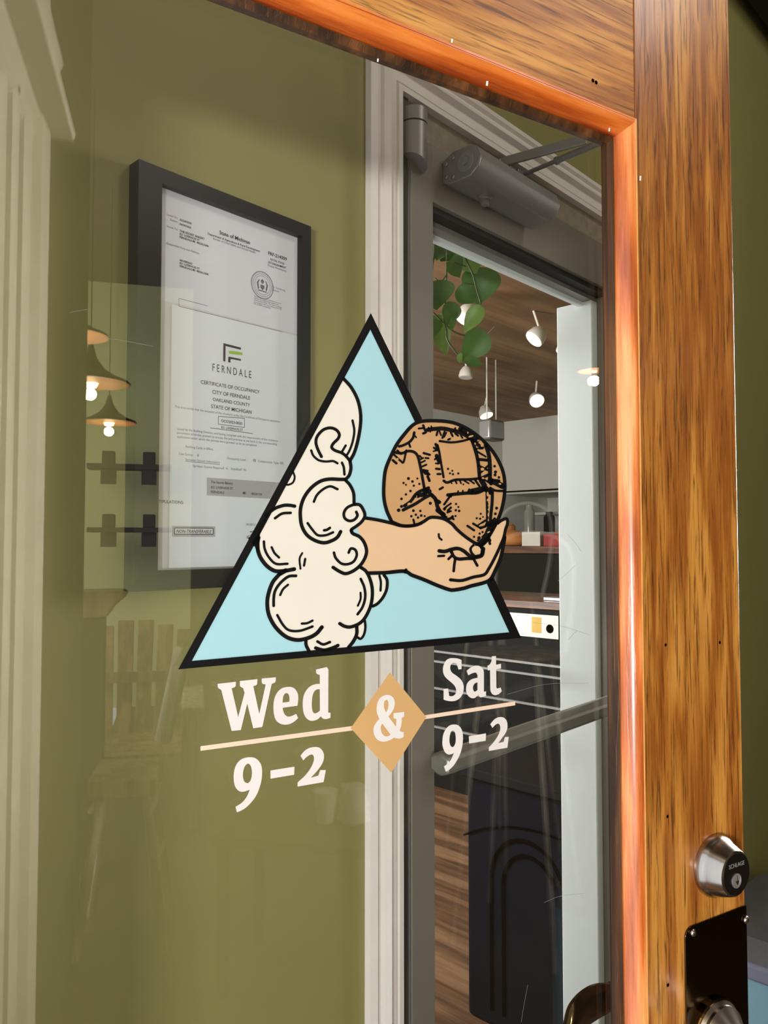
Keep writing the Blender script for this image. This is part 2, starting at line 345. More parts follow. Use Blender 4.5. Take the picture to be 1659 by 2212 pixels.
b = MB(); b.box((stR, .812, .02), (XR, .86, .28)); part('bottom_rail', b, M_alu, bevel=.001)
b = MB(); b.box((stR, .822, rB-.011), (XR, .85, rB)); b.box((stR, .818, .28), (stR+.002, .85, rB-.01)); part('gasket', b, M_gasket)
b = MB(); b.box((stR, .836, .28), (XR, .842, rB)); part('glass_pane', b, M_glass2)
# pale inner lining of the opening behind the pane
b = MB(); b.box((stR-.02, .868, rB-.030), (XR, .880, rB-.014)); b.box((XR-.026, .845, .0), (XR, .935, rB-.02)); part('inner_lining', b, M_jamb, bevel=.002)
b = MB(); b.box((stR-.02, .846, rB-.020), (XR, .87, rB-.008)); part('lining_lip', b, M_closer)
# push bar
p0 = Wl(942, 1654, .035); p1 = Wl(1313, 1524, .085)
b = MB(); dv = (p1-p0).normalized(); p0 = p0+dv*.006; p1 = p1+dv*.04
b.add([p0+V((0, 0, .019)), p0+V((0, -.02, .012)), p0+V((0, -.02, -.012)), p0+V((0, 0, -.019)), p0+V((0, .02, -.012)), p0+V((0, .02, .012)),
       p1+V((0, 0, .019)), p1+V((0, -.02, .012)), p1+V((0, -.02, -.012)), p1+V((0, 0, -.019)), p1+V((0, .02, -.012)), p1+V((0, .02, .012))],
      [(0,1,2,3,4,5), (6,7,8,9,10,11)]+[(i, (i+1) % 6, 6+(i+1) % 6, 6+i) for i in range(6)])
part('push_bar', b, M_mullion, bevel=.005)
# pivot hinge cover: rounded cylinder with a curved cut bottom and a cap above
b = MB(); hc = Wl(900, 300, .014); hr = .023; zt = Wl(900, 282).z; zb = Wl(900, 352).z
def pivot(z0, z1, cut, r):
    n = 24; mb = MB(); A = []; Bt = []
    for k in range(n+1):
        a = pi+pi*k/n; x = hc.x+r*cos(a); y = .815+r*1.1*sin(a)
        zz = z0-(cut*(.5+.5*sin((a-pi)*1.0-pi/2)) if cut else 0)
        A.append(V((x, y, zz))); Bt.append(V((x, y, z1)))
    A.append(V((hc.x+r, .83, A[-1].z))); Bt.append(V((hc.x+r, .83, z1))); A.append(V((hc.x-r, .83, z0))); Bt.append(V((hc.x-r, .83, z1)))
    m_ = len(A); mb.add(A+Bt, [tuple(range(m_)), tuple(range(m_, 2*m_))]+[(i, (i+1) % m_, m_+(i+1) % m_, m_+i) for i in range(m_)]); return mb
hg = part('pivot_hinge', pivot(zb, zt-.003, .018, hr), M_closer, smooth='sharp')
loc(pivot(zt, zt+.022, 0, hr), O).build('hinge_cap', M_closer, hg, smooth='sharp'); loc(pivot(zt-.003, zt, 0, hr-.001), O).build('hinge_seam', M_gasket, hg)
# door closer
cl = [Wl(955, 383, .0), Wl(957, 338, .0)]
x0 = 1.0; x1 = 1.268
zc0 = 2.064; zc1 = 2.117; yb = .812
prf = [(yb, zc0+.006), (yb-.016, zc0), (yb-.058, zc0), (yb-.074, zc0+.012), (yb-.079, zc0+.026), (yb-.072, zc1-.007), (yb-.058, zc1), (yb-.020, zc1), (yb, zc1-.010)]
b = MB(); b.prism([V((x0+.003, y, z)) for y, z in prf], (x1-x0-.02, 0, 0)); 
clo = part('door_closer_body', b, M_closer, bevel=.002)
b = MB(); b.prism([V((x0, y-(0 if y == yb else .001), z)) for y, z in prf], (.004, 0, 0)); loc(b, O).build('end_cap', M_closer_l, clo, bevel=.0015)
b = MB(); cyc, czc = yb-.050, (zc0+zc1)/2+.001; Mx = axis((x0, cyc, czc), (-1, 0, 0)); b.lathe([(.0175, 0), (.0175, .001), (.016, .0015)], Mx, 32); b.lathe([(.008, .0015), (.008, .004), (.007, .0042)], Mx, 6); loc(b, O).build('hex_plug', M_closer, clo)
for dy, dz in ((.009, .014), (.009, .036), (.024, .010), (.024, .042)):
    b = MB(); b.lathe([(.0042, 0), (.0042, .002), (.003, .003)], axis((x0, yb-dy, zc0+dz), (-1, 0, 0)), 14); loc(b, O).build('screw', M_closer_l, clo, smooth=True)
b = MB(); xp = Wl(1063, 440, .055).x; Mx = axis((xp, yb-.032, zc0+.001), (0, 0, -1)); b.lathe([(.013, 0), (.013, .004), (.010, .006), (.010, .009), (.006, .009)], Mx, 24); b.lathe([(.0075, .009), (.0075, .018)], Mx, 4); loc(b, O).build('pinion_nut', M_closer_l, clo, smooth='sharp')
# arm: flat bar out to the elbow, rod back to the head
za = headB-.012
a0 = Z(1080, 352, za); a1 = Z(1268, 300, za+.003); rd0 = Z(1122, 381, za-.004); rd1 = Z(1300, 306, za)
b = MB()
d = (a1-a0).normalized(); q = V((-d.y, d.x, 0))*.003; hz = V((0, 0, .009))
b.add([a0-q-hz, a0+q-hz, a0+q+hz, a0-q+hz, a1-q-hz, a1+q-hz, a1+q+hz, a1-q+hz], [(0,1,2,3), (4,5,6,7), (0,1,5,4), (1,2,6,5), (2,3,7,6), (3,0,4,7)])
b.box((a0.x-.006, a0.y-.004, zc1-.01), (a0.x+.006, a0.y+.004, za+.006)); part('closer_arm', b, M_closer, bevel=.0015)
b = MB(); mid = rd0.lerp(rd1, .5); mid2 = rd0.lerp(rd1, .46); b.tube([rd0, mid2], .0042, 12); b.tube([mid2, mid2.lerp(rd1, .06), mid2.lerp(rd1, .08), rd1], [.0075, .0075, .006, .006], 14)
part('closer_rod', b, M_closer, smooth='sharp')
b = MB(); b.box((rd0.x-.022, rd0.y-.012, rd0.z-.006), (rd0.x+.01, rd0.y+.012, rd0.z+.004)); b.box((rd0.x-.03, rd0.y, rd0.z-.004), (rd0.x, .83, rd0.z+.012)); part('closer_shoe', b, M_closer_l, bevel=.002)

# ================================================================ CERTIFICATE FRAME
fw = .022
fl = Wl(300, 345, fw).x; fr = Wl(672, 487, fw).x; ft = Wl(300, 343, fw).z; fb = Wl(400, 1273, fw).z
pl = Wl(341, 400, .012).x; pr = Wl(642, 515, .012).x; pt = Wl(341, 402, .012).z; pb = Wl(400, 1230, .012).z
e3 = empty('picture_frame', (fl, .82, fb), 0, 'tall black picture frame holding two official certificates on green wall', 'picture frame'); O3 = V((fl, .82, fb))
b = MB(); yf, ybk = .82-fw, .82
for (a, c) in (((fl, yf, fb), (pl, ybk, ft)), ((pr, yf, fb), (fr, ybk, ft)), ((pl, yf, pt), (pr, ybk, ft)), ((pl, yf, fb), (pr, ybk, pb))): b.box(a, c)
def part3(name, mbx, m, par=None, **k): return loc(mbx, O3).build(name, m, par or e3, **k)
part3('frame_border', b, M_blk)
ys = .82-.012
b = MB(); b.box((pl, ys, pb), (pr, .818, pt)); part3('backing_sheet', b, M_paper3)
b = MB(); b.box((pl+.001, ys-.003, pb+.001), (pr-.001, ys-.0015, pt-.001)); part3('picture_glass', b, M_glass3)
zs = Wl(600, 712, .012).z
b = MB(); b.add([(pl+.004, ys-.0004, zs-.0), (pr, ys-.0004, zs), (pr, ys-.0004, pt), (pl+.004, ys-.0004, pt)], [(0,1,2,3)]); sheet1 = part3('licence_sheet', b, M_paper)
b = MB(); b.add([(pl+.02, ys-.0005, pb+.002), (pr, ys-.0005, pb+.002), (pr, ys-.0005, zs-.002), (pl+.02, ys-.0005, zs-.002)], [(0,1,2,3)]); sheet2 = part3('occupancy_sheet', b, M_paper2)
def w3(px, py, w=.0127): return Wl(px, py, w)
def text_mesh(mb, s, a, c, w=.0127, bold=0, sh=0, hs=1.0, place=None):
    """a, c: left and right ends of the baseline on the photo; letters stand on the wall plane"""
    cu = bpy.data.curves.new('t', 'FONT'); cu.body = s; cu.size = 1; cu.offset = bold; cu.shear = sh; cu.resolution_u = 3
    ob = bpy.data.objects.new('t', cu); sc.collection.objects.link(ob); dg = bpy.context.evaluated_depsgraph_get(); dg.update()
    me = bpy.data.meshes.new_from_object(ob.evaluated_get(dg)); bpy.data.objects.remove(ob)
    xs = [v.co.x for v in me.vertices]
    if not xs: return
    x0_, x1_ = min(xs), max(xs); A = Wl(*a, w); C = Wl(*c, w); k = (C.x-A.x)/(x1_-x0_)
    mb.add([V((A.x+(v.co.x-x0_)*k, .82-w, A.z+(C.z-A.z)*((v.co.x-x0_)*k/(C.x-A.x))*0+(A.z*0)+v.co.y*k*hs)) for v in me.vertices], [tuple(p.vertices) for p in me.polygons])
    bpy.data.meshes.remove(me)
t5 = lambda x, y: (280+x*.2411, 380+y*.2411)
t6 = lambda x, y: (280+x*.2411, 800+y*.2411)
bk = MB(); lt = MB()
for s, a, c, bo, mbx in (
    ("Issued On:", (335, 352), (430, 388), 0, lt), ("02/24/2025", (450, 400), (555, 433), .02, bk), ("Expires:", (365, 398), (432, 424), 0, lt), ("04/30/2026", (448, 438), (552, 468), .02, bk),
    ("Issued To:", (335, 457), (430, 490), 0, lt), ("THE SECRET BAKERY", (448, 500), (673, 573), .02, bk), ("821 LIVERNOIS ST", (448, 527), (628, 585), .02, bk), ("FERNDALE MI  48220-2306", (448, 554), (708, 635), .02, bk),
    ("Responsible Party and Address", (332, 610), (622, 703), 0, lt), ("MAXBREAD", (450, 762), (562, 795), .02, bk), ("821 LIVERNOIS ST", (448, 788), (628, 840), .02, bk), ("FERNDALE MI  48220-2306", (448, 815), (706, 893), .02, bk),
    ("State of Michigan", (805, 520), (1078, 612), .02, bk), ("Department of Agriculture & Rural Development", (700, 525), (1168, 685), .012, bk), ("Bureau of Food Safety and Animal Health", (748, 568), (1128, 697), 0, lt),
    ("FRF-214309", (1242, 705), (1408, 757), .02, bk), ("RETAIL FOOD", (1262, 755), (1388, 792), .012, bk), ("ESTABLISHMENT", (1245, 782), (1403, 825), .012, bk), ("Display Prominently", (1240, 808), (1405, 862), 0, lt),
    ("Dr. Tim Boring", (1278, 1000), (1395, 1035), 0, lt), ("Director", (1278, 1026), (1342, 1042), 0, lt),
    ("This license is non-transferable and is only", (1113, 1080), (1357, 1146), 0, lt), ("valid for the establishment owner and", (1113, 1097), (1333, 1160), 0, lt), ("address listed above. This license is issued", (1113, 1114), (1362, 1185), 0, lt), ("in accordance with the provisions of Act 92,", (1113, 1131), (1362, 1203), 0, lt), ("P.A. of 2000, as amended.", (1113, 1148), (1265, 1195), 0, lt)):
    # text stands level on the wall: only the left end's height is used
    q_ = MB(); text_mesh(q_, s, t5(*a), t5(*c), bold=bo); part3('printed_line', q_, M_ink if mbx is bk else M_inkl, sheet1)
def wline(mb, a, c, th=.0006, w=.0126):
    A = Wl(*a, w); C = Wl(*c, w); d = (C-A).normalized(); q = V((-d.z, 0, d.x))*th; mb.add([A-q, C-q, C+q, A+q], [(0,1,2,3)])
q_ = MB(); wline(q_, t5(442, 1097), t5(442, 1168), .0003); wline(q_, t5(442, 1168), t5(1370, 1398), .0003); wline(q_, t5(442, 1097), t5(700, 1165), .0003); part3('printed_box', q_, M_inkl, sheet1)
sc_ = Wl(*t5(1190, 980), .0126); rr = .0185
for r1, th in ((rr, .0007), (rr*.94, .0004), (rr*.68, .0005)):
    n = 48; b0 = len(lt.v)
    for k in range(n): lt.v += [sc_+V((cos(2*pi*k/n)*r1, 0, sin(2*pi*k/n)*r1)), sc_+V((cos(2*pi*k/n)*(r1-th), 0, sin(2*pi*k/n)*(r1-th)))]
    for k in range(n): lt.f.append([b0+2*k, b0+2*((k+1) % n), b0+2*((k+1) % n)+1, b0+2*k+1])
for k in range(44):                           # lettering ring of the seal as short ticks
    a = 2*pi*k/44; p = sc_+V((cos(a)*rr*.81, 0, sin(a)*rr*.81)); s_ = .0007
    lt.add([p+V((-s_*.6, 0, -s_)), p+V((s_*.6, 0, -s_)), p+V((s_*.6, 0, s_)), p+V((-s_*.6, 0, s_))], [(0,1,2,3)])
def wpoly(mb, pts, w=.0127): mb.add([sc_+V((x*rr, 0, y*rr)) for x, y in pts], [tuple(range(len(pts)))])
wpoly(lt, [(-.18, .02), (.18, .02), (.17, -.2), (0, -.36), (-.17, -.2)]); wpoly(lt, [(-.5, .1), (-.3, .38), (-.24, .36), (-.36, .1), (-.28, -.3), (-.4, -.34)]); wpoly(lt, [(.5, .1), (.3, .38), (.24, .36), (.36, .1), (.28, -.3), (.4, -.34)]); wpoly(lt, [(-.16, .3), (0, .46), (.16, .3), (.06, .12), (-.06, .12)]); wpoly(lt, [(-.4, -.38), (.4, -.38), (.36, -.46), (-.36, -.46)])
O3b = O3
part3('state_seal', lt, M_inkl, sheet1)
bk = MB(); lt = MB()
for s, a, c, bo, mbx in (
    ("CERTIFICATE OF OCCUPANCY", (638, 118), (1165, 212), .008, bk), ("CITY OF FERNDALE", (740, 208), (1080, 262), .008, bk), ("OAKLAND COUNTY", (745, 273), (1078, 325), .008, bk), ("STATE OF MICHIGAN", (730, 336), (1092, 392), .008, bk),
    ("This is to certify that the occupant of the structure under the Certificate of Occupancy application.", (405, 333), (1353, 475), 0, lt),
    ("OCO2023-0020", (820, 463), (1008, 487), .015, bk), ("821 LIVERNOIS ST", (820, 520), (1015, 542), .01, bk),
    ("issued by the Building Division, and having complied with the requirements of the ordinance,", (425, 532), (1330, 645), 0, lt), ("permission is hereby granted to occupy the said premises as set forth in the corresponding", (425, 567), (1320, 675), 0, lt), ("application under which the permits were granted, so far as completed.", (425, 602), (1140, 682), 0, lt),
    ("Building Code in Effect", (503, 692), (747, 715), 0, lt), ("Use Group     B", (443, 756), (620, 772), 0, lt), ("Sprinkler System Information", (500, 808), (808, 835), 0, lt), ("Occupancy Load", (873, 796), (1038, 810), 0, lt), ("15", (1108, 818), (1130, 820), .02, bk), ("Construction Type  IIIB", (1150, 822), (1378, 842), 0, lt),
    ("Sprinker System Required?  N", (568, 865), (880, 892), 0, lt), ("Installed?  N", (910, 892), (1040, 907), 0, lt),
    ("STIPULATIONS:", (247, 1187), (483, 1195), .01, bk), ("04/28/23", (1043, 1390), (1125, 1393), 0, lt)):
    q_ = MB(); text_mesh(q_, s, t6(*a), t6(*c), bold=bo); part3('printed_line', q_, M_ink if mbx is bk else M_inkl, sheet2)
text_mesh(bk, "F E R N D A L E", (459, 801), (543, 814), hs=1.5)
q_ = MB(); wline(q_, t6(500, 815), t6(808, 844), .0003); part3('ruled_line', q_, M_inkl, sheet2); q_ = MB(); wline(q_, t6(723, 515), t6(1105, 567), .0004); part3('ruled_line', q_, M_inkl, sheet2)
for a, c in (((795, 412), (1030, 430)), ((1030, 430), (1030, 512)), ((1030, 512), (795, 482)), ((795, 482), (795, 412))): wline(lt, t6(*a), t6(*c), .0004)
def wfill(mb, pts, w=.0127): mb.add([Wl(*p, w) for p in pts], [tuple(range(len(pts)))])
wfill(bk, [t5(840, 1498), t5(997, 1538), t5(997, 1558), t5(860, 1524), t5(858, 1665), t5(838, 1658)]); wfill(bk, [t5(884, 1618), t5(997, 1640), t5(997, 1657), t5(905, 1640), t5(903, 1674), t5(883, 1668)])
part3('city_logo', bk, M_ink, sheet2); part3('printed_box', lt, M_inkl, sheet2)
b = MB(); wfill(b, [t5(890, 1568), t5(930, 1568), t5(1008, 1582), t5(1014, 1606), t5(930, 1598), t5(890, 1592)]); part3('logo_bar', b, M_lime, sheet2, label='lime green bar of the logo')
b = MB(); wfill(b, [t6(692, 960), t6(1420, 1010), t6(1420, 1160), t6(692, 1120)], .0126); wfill(b, [t6(380, 1393), t6(767, 1398), t6(767, 1492), t6(380, 1491)], .0126); part3('address_block', b, M_grey, sheet2)
b = MB(); wfill(b, [t6(407, 1415), t6(745, 1418), t6(745, 1466), t6(407, 1465)], .0128); part3('stamp_panel', b, M_paper, sheet2)
b = MB()
for a, c in (((404, 1412), (748, 1415)), ((748, 1415), (748, 1469)), ((748, 1469), (404, 1468)), ((404, 1468), (404, 1412))): wline(b, t6(*a), t6(*c), .0005, .0129)
text_mesh(b, "NON-TRANSFERABLE", t6(418, 1456), t6(735, 1458), .013, .012, .3, 1.15); part3('stamp_text', b, M_ink, sheet2)
for tx, a, c in (("The Secret Bakery", (728, 1010), (925, 1022)), ("821 LIVERNOIS ST", (728, 1057), (925, 1063)), ("FERNDALE", (728, 1099), (850, 1102)), ("MI", (1015, 1110), (1040, 1110)), ("48220-230", (1090, 1115), (1187, 1117))):
    b = MB(); text_mesh(b, tx, t6(*a), t6(*c), .0128, .015); part3('printed_line', b, M_ink, sheet2)
b = MB(); stroke(b, [t6(1110, 1440), t6(1080, 1446), t6(1100, 1455), t6(1085, 1475), t6(1050, 1492), t6(1090, 1500), t6(1050, 1505)], 1.1, .0128, lambda x, y, w: Wl(x, y, w)); part3('signature', b, M_ink, sheet2)

# ================================================================ THE WOODEN DOOR
Odoor = dn*CD+dd*U0
e1 = empty('door_1', Odoor, dang, 'varnished oak door with large glass pane standing open in front', 'door', None, 'structure')
def dpart(name, mbx, m, par=None, **k): return mbx.build(name, m, par or e1, **k)
gR = D(1303.5, 700).x+.001; sI = D(1379, 1000, .016).x; sO = D(1593, 1100, .018).x
gT = D(1031, 216).z; rI = D(1067, 138, .016).z
GL = U0*0+D(0, 1200).x-.03
b = MB(); b.box((sI, -.018, 0), (sO, .028, 2.10)); dpart('lock_stile', b, M_oak, bevel=.0008)
b = MB(); b.box((0, -.018, 0), (GL-.03, .028, 2.10)); dpart('hinge_stile', b, M_oak, bevel=.002)
b = MB(); b.box((GL-.03, -.018, rI), (sI-.0006, .028, 2.10)); dpart('top_rail', b, M_oak_h, bevel=.0012)
b = MB(); b.box((GL-.03, -.018, 0), (sI-.0006, .028, .26)); dpart('bottom_rail', b, M_oak_h, bevel=.0012)
tW = sI-gR; tH = rI-gT
lip = [(0, .0), (0, .006), (.22, .009), (.25, .004), (.25, 0)]
bead = [(.25, 0), (.25, .007), (.30, .012), (.42, .0185), (.58, .023), (.74, .024), (.86, .021), (.92, .018), (.93, 0)]
fil = [(.925, 0), (.925, .0195), (1.0, .0195), (1.0, 0)]
def sweep(pr, zb):                            # right-hand vertical member and top member with a mitre between them
    n = len(pr)
    A = [V((gR+t*tW, -w_, zb)) for t, w_ in pr]; C_ = [V((gR+t*tW, -w_, gT+t*tH)) for t, w_ in pr]; E_ = [V((GL-.03-t*0, -w_, gT+t*tH)) for t, w_ in pr]
    fs = [tuple(range(n)), tuple(range(n, 2*n))]+[(i, (i+1) % n, n+(i+1) % n, n+i) for i in range(n)]
    return MB().add(A+C_, fs), MB().add(C_+E_, fs)
for nm, pr, ma, mb_ in (('glazing_bead', bead, M_bead, M_bead_h), ('bead_lip', lip, M_bead_dk, M_bead_dk), ('bead_edge', fil, M_fillet, M_bead_h)):
    s1, s2 = sweep(pr, .26); dpart(nm, s1, ma, smooth='sharp'); dpart(nm, s2, mb_, smooth='sharp')
for nm, pr in (('rear_bead', bead),):
    b = MB(); b.box((gR+.024, .007, .26), (sI, .024, rI)); b.box((GL-.03, .007, gT+.024), (gR+.024, .024, rI)); dpart(nm, b, M_bead_dk)
b = MB(); b.box((GL-.03, 0.0003, .26), (gR+.03, .0063, gT+.03)); dpart('glass_pane', b, M_glass)
# nail heads, knots and screw holes
b = MB()
for px, py, r0 in ((1438, 1393, .0016), (1442, 1764, .0016), (1443, 2128, .0018), (1555, 1388, .0017)): p = D(px, py, .0183); b.lathe([(r0, 0), (r0*.7, .0002)], axis(p, (0, -1, 0)), 10)
for px, py in ((1281, 174), (1288, 178)): p = D(px, py, .0183); b.lathe([(.002, 0), (.001, .0002)], axis(p, (0, -1, 0)), 8)
dpart('nail_hole', b, M_groove)
b = MB()
for px, py, w_, L_ in ((976, 88, .019, 5), (1052, 180, .0248, 6), (1316, 280, .0248, 5), (1383, 385, .020, 7), (816, 130, .008, 4)):
    p = D(px, py, w_); s_ = L_*.0004; b.add([p+V((-s_*.5, 0, -s_)), p+V((s_*.4, 0, -s_*.8)), p+V((s_*.6, 0, s_)), p+V((-s_*.3, 0, s_*.8))], [(0,1,2,3)])
dpart('paint_fleck', b, M_white)

b = MB()                                     # fine scratches worn into the pane
for pts in ([(1150,1345),(1210,1352),(1275,1372)], [(1228,1382),(1238,1370),(1246,1364)], [(1205,1255),(1225,1238),(1242,1222)], [(1226,1154),(1242,1172),(1256,1192)], [(1140,2128),(1132,2170),(1126,2208)], [(1175,1950),(1210,1936),(1262,1930)], [(202,728),(260,735),(330,748)], [(1095,1500),(1180,1478),(1270,1476)], [(150,675),(190,668)], [(1068,705),(1052,722)]):
    stroke(b, pts, .5, .0002, D)
dpart('pane_scratch', b, M_scr)
# deadbolt
dbc = D(1541, 1868, .018); Mx = axis(dbc, (0, -1, 0))
db = dpart('deadbolt', MB().lathe([(.031, 0), (.0315, .003), (.031, .006), (.029, .009), (.0285, .010), (.0278, .012), (.0235, .0235), (.0225, .0255), (.020, .0265)], Mx, 64), M_steel, smooth='sharp')
b = MB(); b.lathe([(.0205, .0264), (.0205, .0268)], Mx, 48); dpart('lock_face', b, M_steel_dk, db)
kc = dbc+V((-.001, -.0268, -.006)); Mk = axis(kc, (0, -1, 0)); b = MB(); b.lathe([(.0072, 0), (.0072, .0010), (.0062, .0012), (.0060, .0004)], Mk, 40); dpart('keyway_ring', b, M_closer_l, db, smooth='sharp')
b = MB(); b.add([kc+V((-.0028, -.0016, -.0005)), kc+V((.0024, -.0016, .0006)), kc+V((.0005, -.0016, -.0045))], [(0,1,2)]); b.box(kc+V((-.0004, -.0014, .0005)), kc+V((.0002, -.0016, .005))); dpart('key_plug', b, M_steel, db)
# lettering strip of the lock face
cu = bpy.data.curves.new('t', 'FONT'); cu.body = 'SCHLAGE'; cu.size = .0058; cu.extrude = .0001; cu.align_x = 'CENTER'; ob = bpy.data.objects.new('t', cu); sc.collection.objects.link(ob)
dg = bpy.context.evaluated_depsgraph_get(); me = bpy.data.meshes.new_from_object(ob.evaluated_get(dg)); bpy.data.objects.remove(ob)
b = MB(); b.add([dbc+V((v.co.x+.0, -.0270-v.co.z, v.co.y+.0075)) for v in me.vertices], [tuple(p.vertices) for p in me.polygons]); dpart('lock_lettering', b, M_closer, db)
# brass plate and knob
ptl = D(1482, 2008, .019); ptr = D(1611, 1955, .019); zt_ = (ptl.z+ptr.z)/2; zt_ = D(1545, 1981, .0195).z; xl = D(1481, 2100, .0195).x; xr = sO+.0005; rc = .010
pts = [V((xr, -.0183, zt_)), V((xr, -.0183, .80)), V((xl, -.0183, .80))]+[V((xl+rc-rc*cos(a*pi/16), -.0183, zt_-rc+rc*sin(a*pi/16))) for a in range(0, 9)]
b = MB(); b.prism(pts, (0, -.0016, 0)); pla = dpart('lock_plate', b, M_brass_dk, bevel=.0005)
for px, py in ((1496, 2014), (1610, 1986)):
    p = D(px, py, .02); b = MB(); b.lathe([(.0042, 0), (.0038, .0018), (.0022, .0030), (.0008, .0034)], axis(p, (0, -1, 0)), 20); dpart('screw', b, M_steel, pla, smooth=True)
kn = D(1535, 2186, .02); Mx = axis(kn+V((.004, 0, -.022)), (0, -1, 0))
kb = dpart('door_knob', MB().lathe([(.034, 0), (.034, .006), (.031, .009), (.031, .012), (.028, .015), (.016, .028), (.013, .032), (.0125, .040), (.020, .046), (.026, .055), (.025, .066), (.016, .072)], Mx, 56), M_steel, smooth='sharp')
dpart('knob_collar', MB().lathe([(.0355, -.0), (.0355, .004), (.0345, .005)], Mx, 48), M_brass, kb)
# lever on the far side, seen through the pane
l0 = D(1345, 2150, -.045); l1 = D(1318, 2154, -.055); l2 = D(1275, 2170, -.060); l3 = D(1236, 2205, -.06); l4 = D(1222, 2250, -.06)
b = MB(); P5 = catmull([l0, l1, l2, l3, l4], n=6)
rings = []
for i, p in enumerate(P5):
    t = i/(len(P5)-1); hh = .007+.013*sin(min(1, t*1.3)*pi*.6); tt = .007
    rings.append([p+V((0, -tt*cos(a)*1.0, hh*sin(a))) for a in [2*pi*k/14 for k in range(14)]])
b.v = [q for r in rings for q in r]
for i in range(len(rings)-1):
    for k in range(14): b.f.append([i*14+k, i*14+(k+1) % 14, (i+1)*14+(k+1) % 14, (i+1)*14+k])
b.f.append(list(range(14))[::-1]); b.f.append([len(b.v)-14+k for k in range(14)])
b.tube([V((sI+.03, .028, l0.z)), V((sI+.03, .058, l0.z))], .010, 14); b.tube([V((sI+.03, .052, l0.z)), l0], [.009, .007], 12)
dpart('lever_handle', b, M_brass_dk, smooth='sharp')

# ---------------------------------------------------------------- artwork: triangle, clouds, arm with loaf
logo = dpart('logo_decal', (lambda mb: (fill(mb, [[(800, 700), (1116, 1372), (405, 1434)]], .0002, D), mb)[1])(MB()), M_dblue, label='pale blue triangular window decal')
cloud = [cA([(1040,190),(1130,290),(1200,420),(1235,560),(1240,700),(1215,870),(1170,1020),(1120,1120),(1135,1200),(1110,1290),(1070,1335),(1120,1390),(1165,1490),(1170,1590),(1240,1620),(1285,1700),(1270,1780),(1210,1840),(1140,1890)])
         + cB([(1140,360),(1230,400),(1290,480),(1305,590),(1275,680),(1240,750),(1300,800),(1330,830),(1520,840),(1545,950),(1520,1060),(1450,1150),(1370,1200),(1300,1310),(1300,1430),(1275,1520),(1235,1555),(1190,1560),(1120,1650),(660,1700),(625,1600),(520,1570),(400,1530),(290,1430),(220,1320),(195,1180),(200,1040),(260,920),(330,820),(290,800),(200,750),(130,660),(80,560),(70,440)])
         + [(555, 1140), (575, 1105), (640, 985), (700, 875)]]
b = MB(); fill(b, cloud, .0004, D); dpart('cloud_fill', b, M_dcream, logo)
hand = [cD([(10,190),(45,195),(170,215),(310,245),(400,268),(480,272),(570,260),(640,225),(700,188),(760,180),(850,195),(930,245),(980,300),(1060,370),(1150,430),(1210,450),(1270,400),(1320,330),(1400,235),(1450,205),(1490,198),(1505,240),(1478,330),(1465,430),(1430,590),(1330,808),(1130,880),(950,925),(780,875),(520,775),(440,735),(250,748),(70,752),(10,670),(60,560),(60,480),(0,380),(-40,300)])]
b = MB(); fill(b, hand, .0005, D); dpart('hand_fill', b, M_dskin, logo)
loaf = cC([(185,1225),(130,1100),(100,960),(100,800),(120,640),(180,490),(240,370),(320,260),(420,150),(520,100),(680,95),(840,110),(960,150),(1080,215),(1200,310),(1310,430),(1390,560),(1440,690),(1455,840),(1440,1000),(1400,1150),(1330,1280),(1260,1400),(1180,1500),(1100,1450),(1000,1380),(930,1320),(870,1240),(800,1200),(700,1180),(600,1190),(520,1240),(420,1270),(300,1270)])
b = MB(); fill(b, [loaf], .0006, D, 3); dpart('loaf_fill', b, M_dbread, logo)

b = MB(); wz = .0008
fill(b, [[(801, 676), (762, 750), (385, 1446), (1126, 1378), (1063, 1240), (1052, 1262), (1100, 1366), (640, 1408), (414, 1428), (800, 712), (898, 915), (912, 905)]], wz, D)
k = .19289
def S(pts, wd, conv): stroke(b, conv(pts), wd*(k if conv is not cD else .21097), wz, D)
for pts, wd in (([(1045,195),(1130,290),(1200,420),(1235,560),(1238,700),(1212,870),(1170,1020),(1120,1115)],38), ([(1120,1120),(1130,1200),(1110,1280),(1065,1330)],38),
    ([(800,1070),(760,990),(738,910),(755,840),(820,770),(900,748),(965,770),(1000,820),(985,870),(935,920),(915,965),(950,1000),(1030,1030),(1080,1070),(1120,1120)],34),
    ([(685,1000),(710,1060),(770,1110),(850,1125),(930,1120),(980,1145)],26), ([(1030,1138),(1050,1190),(1058,1270)],28), ([(1148,665),(1168,780),(1150,900),(1115,1000),(1080,1060)],26), ([(1072,945),(1030,1015)],26),
    ([(480,1235),(500,1300),(480,1360),(430,1385),(400,1382)],22), ([(1065,1325),(1000,1325),(890,1322),(790,1345),(690,1415),(610,1520),(568,1640),(565,1760),(585,1860),(640,1950),(730,2010),(830,2035),(920,2010),(980,1970),(1015,1910)],40),
    ([(1065,1330),(1120,1390),(1160,1480),(1165,1590)],36), ([(715,1575),(750,1500),(820,1435),(900,1403),(980,1435)],28), ([(1165,1605),(1090,1640),(1052,1700),(1062,1760),(1115,1790),(1170,1775),(1203,1730),(1190,1690)],32),
    ([(1165,1605),(1230,1612),(1275,1680),(1285,1740),(1250,1800),(1190,1850),(1135,1888),(1142,1920)],36), ([(180,1730),(270,1655),(370,1618),(440,1615),(500,1625)],38), ([(280,1760),(360,1708),(455,1700)],30), ([(645,1815),(700,1890),(760,1950),(850,1950),(930,1918)],28), ([(830,1895),(860,1890),(895,1868)],30)): S(pts, wd, cA)
fill(b, [cA([(250,1640),(290,1640),(200,1730),(120,1900),(100,2000),(105,2074),(40,2074),(-20,1990)])], wz, D)
fill(b, [cB([(20,480),(118,340),(105,440),(108,560),(80,600),(50,510)])], wz, D)
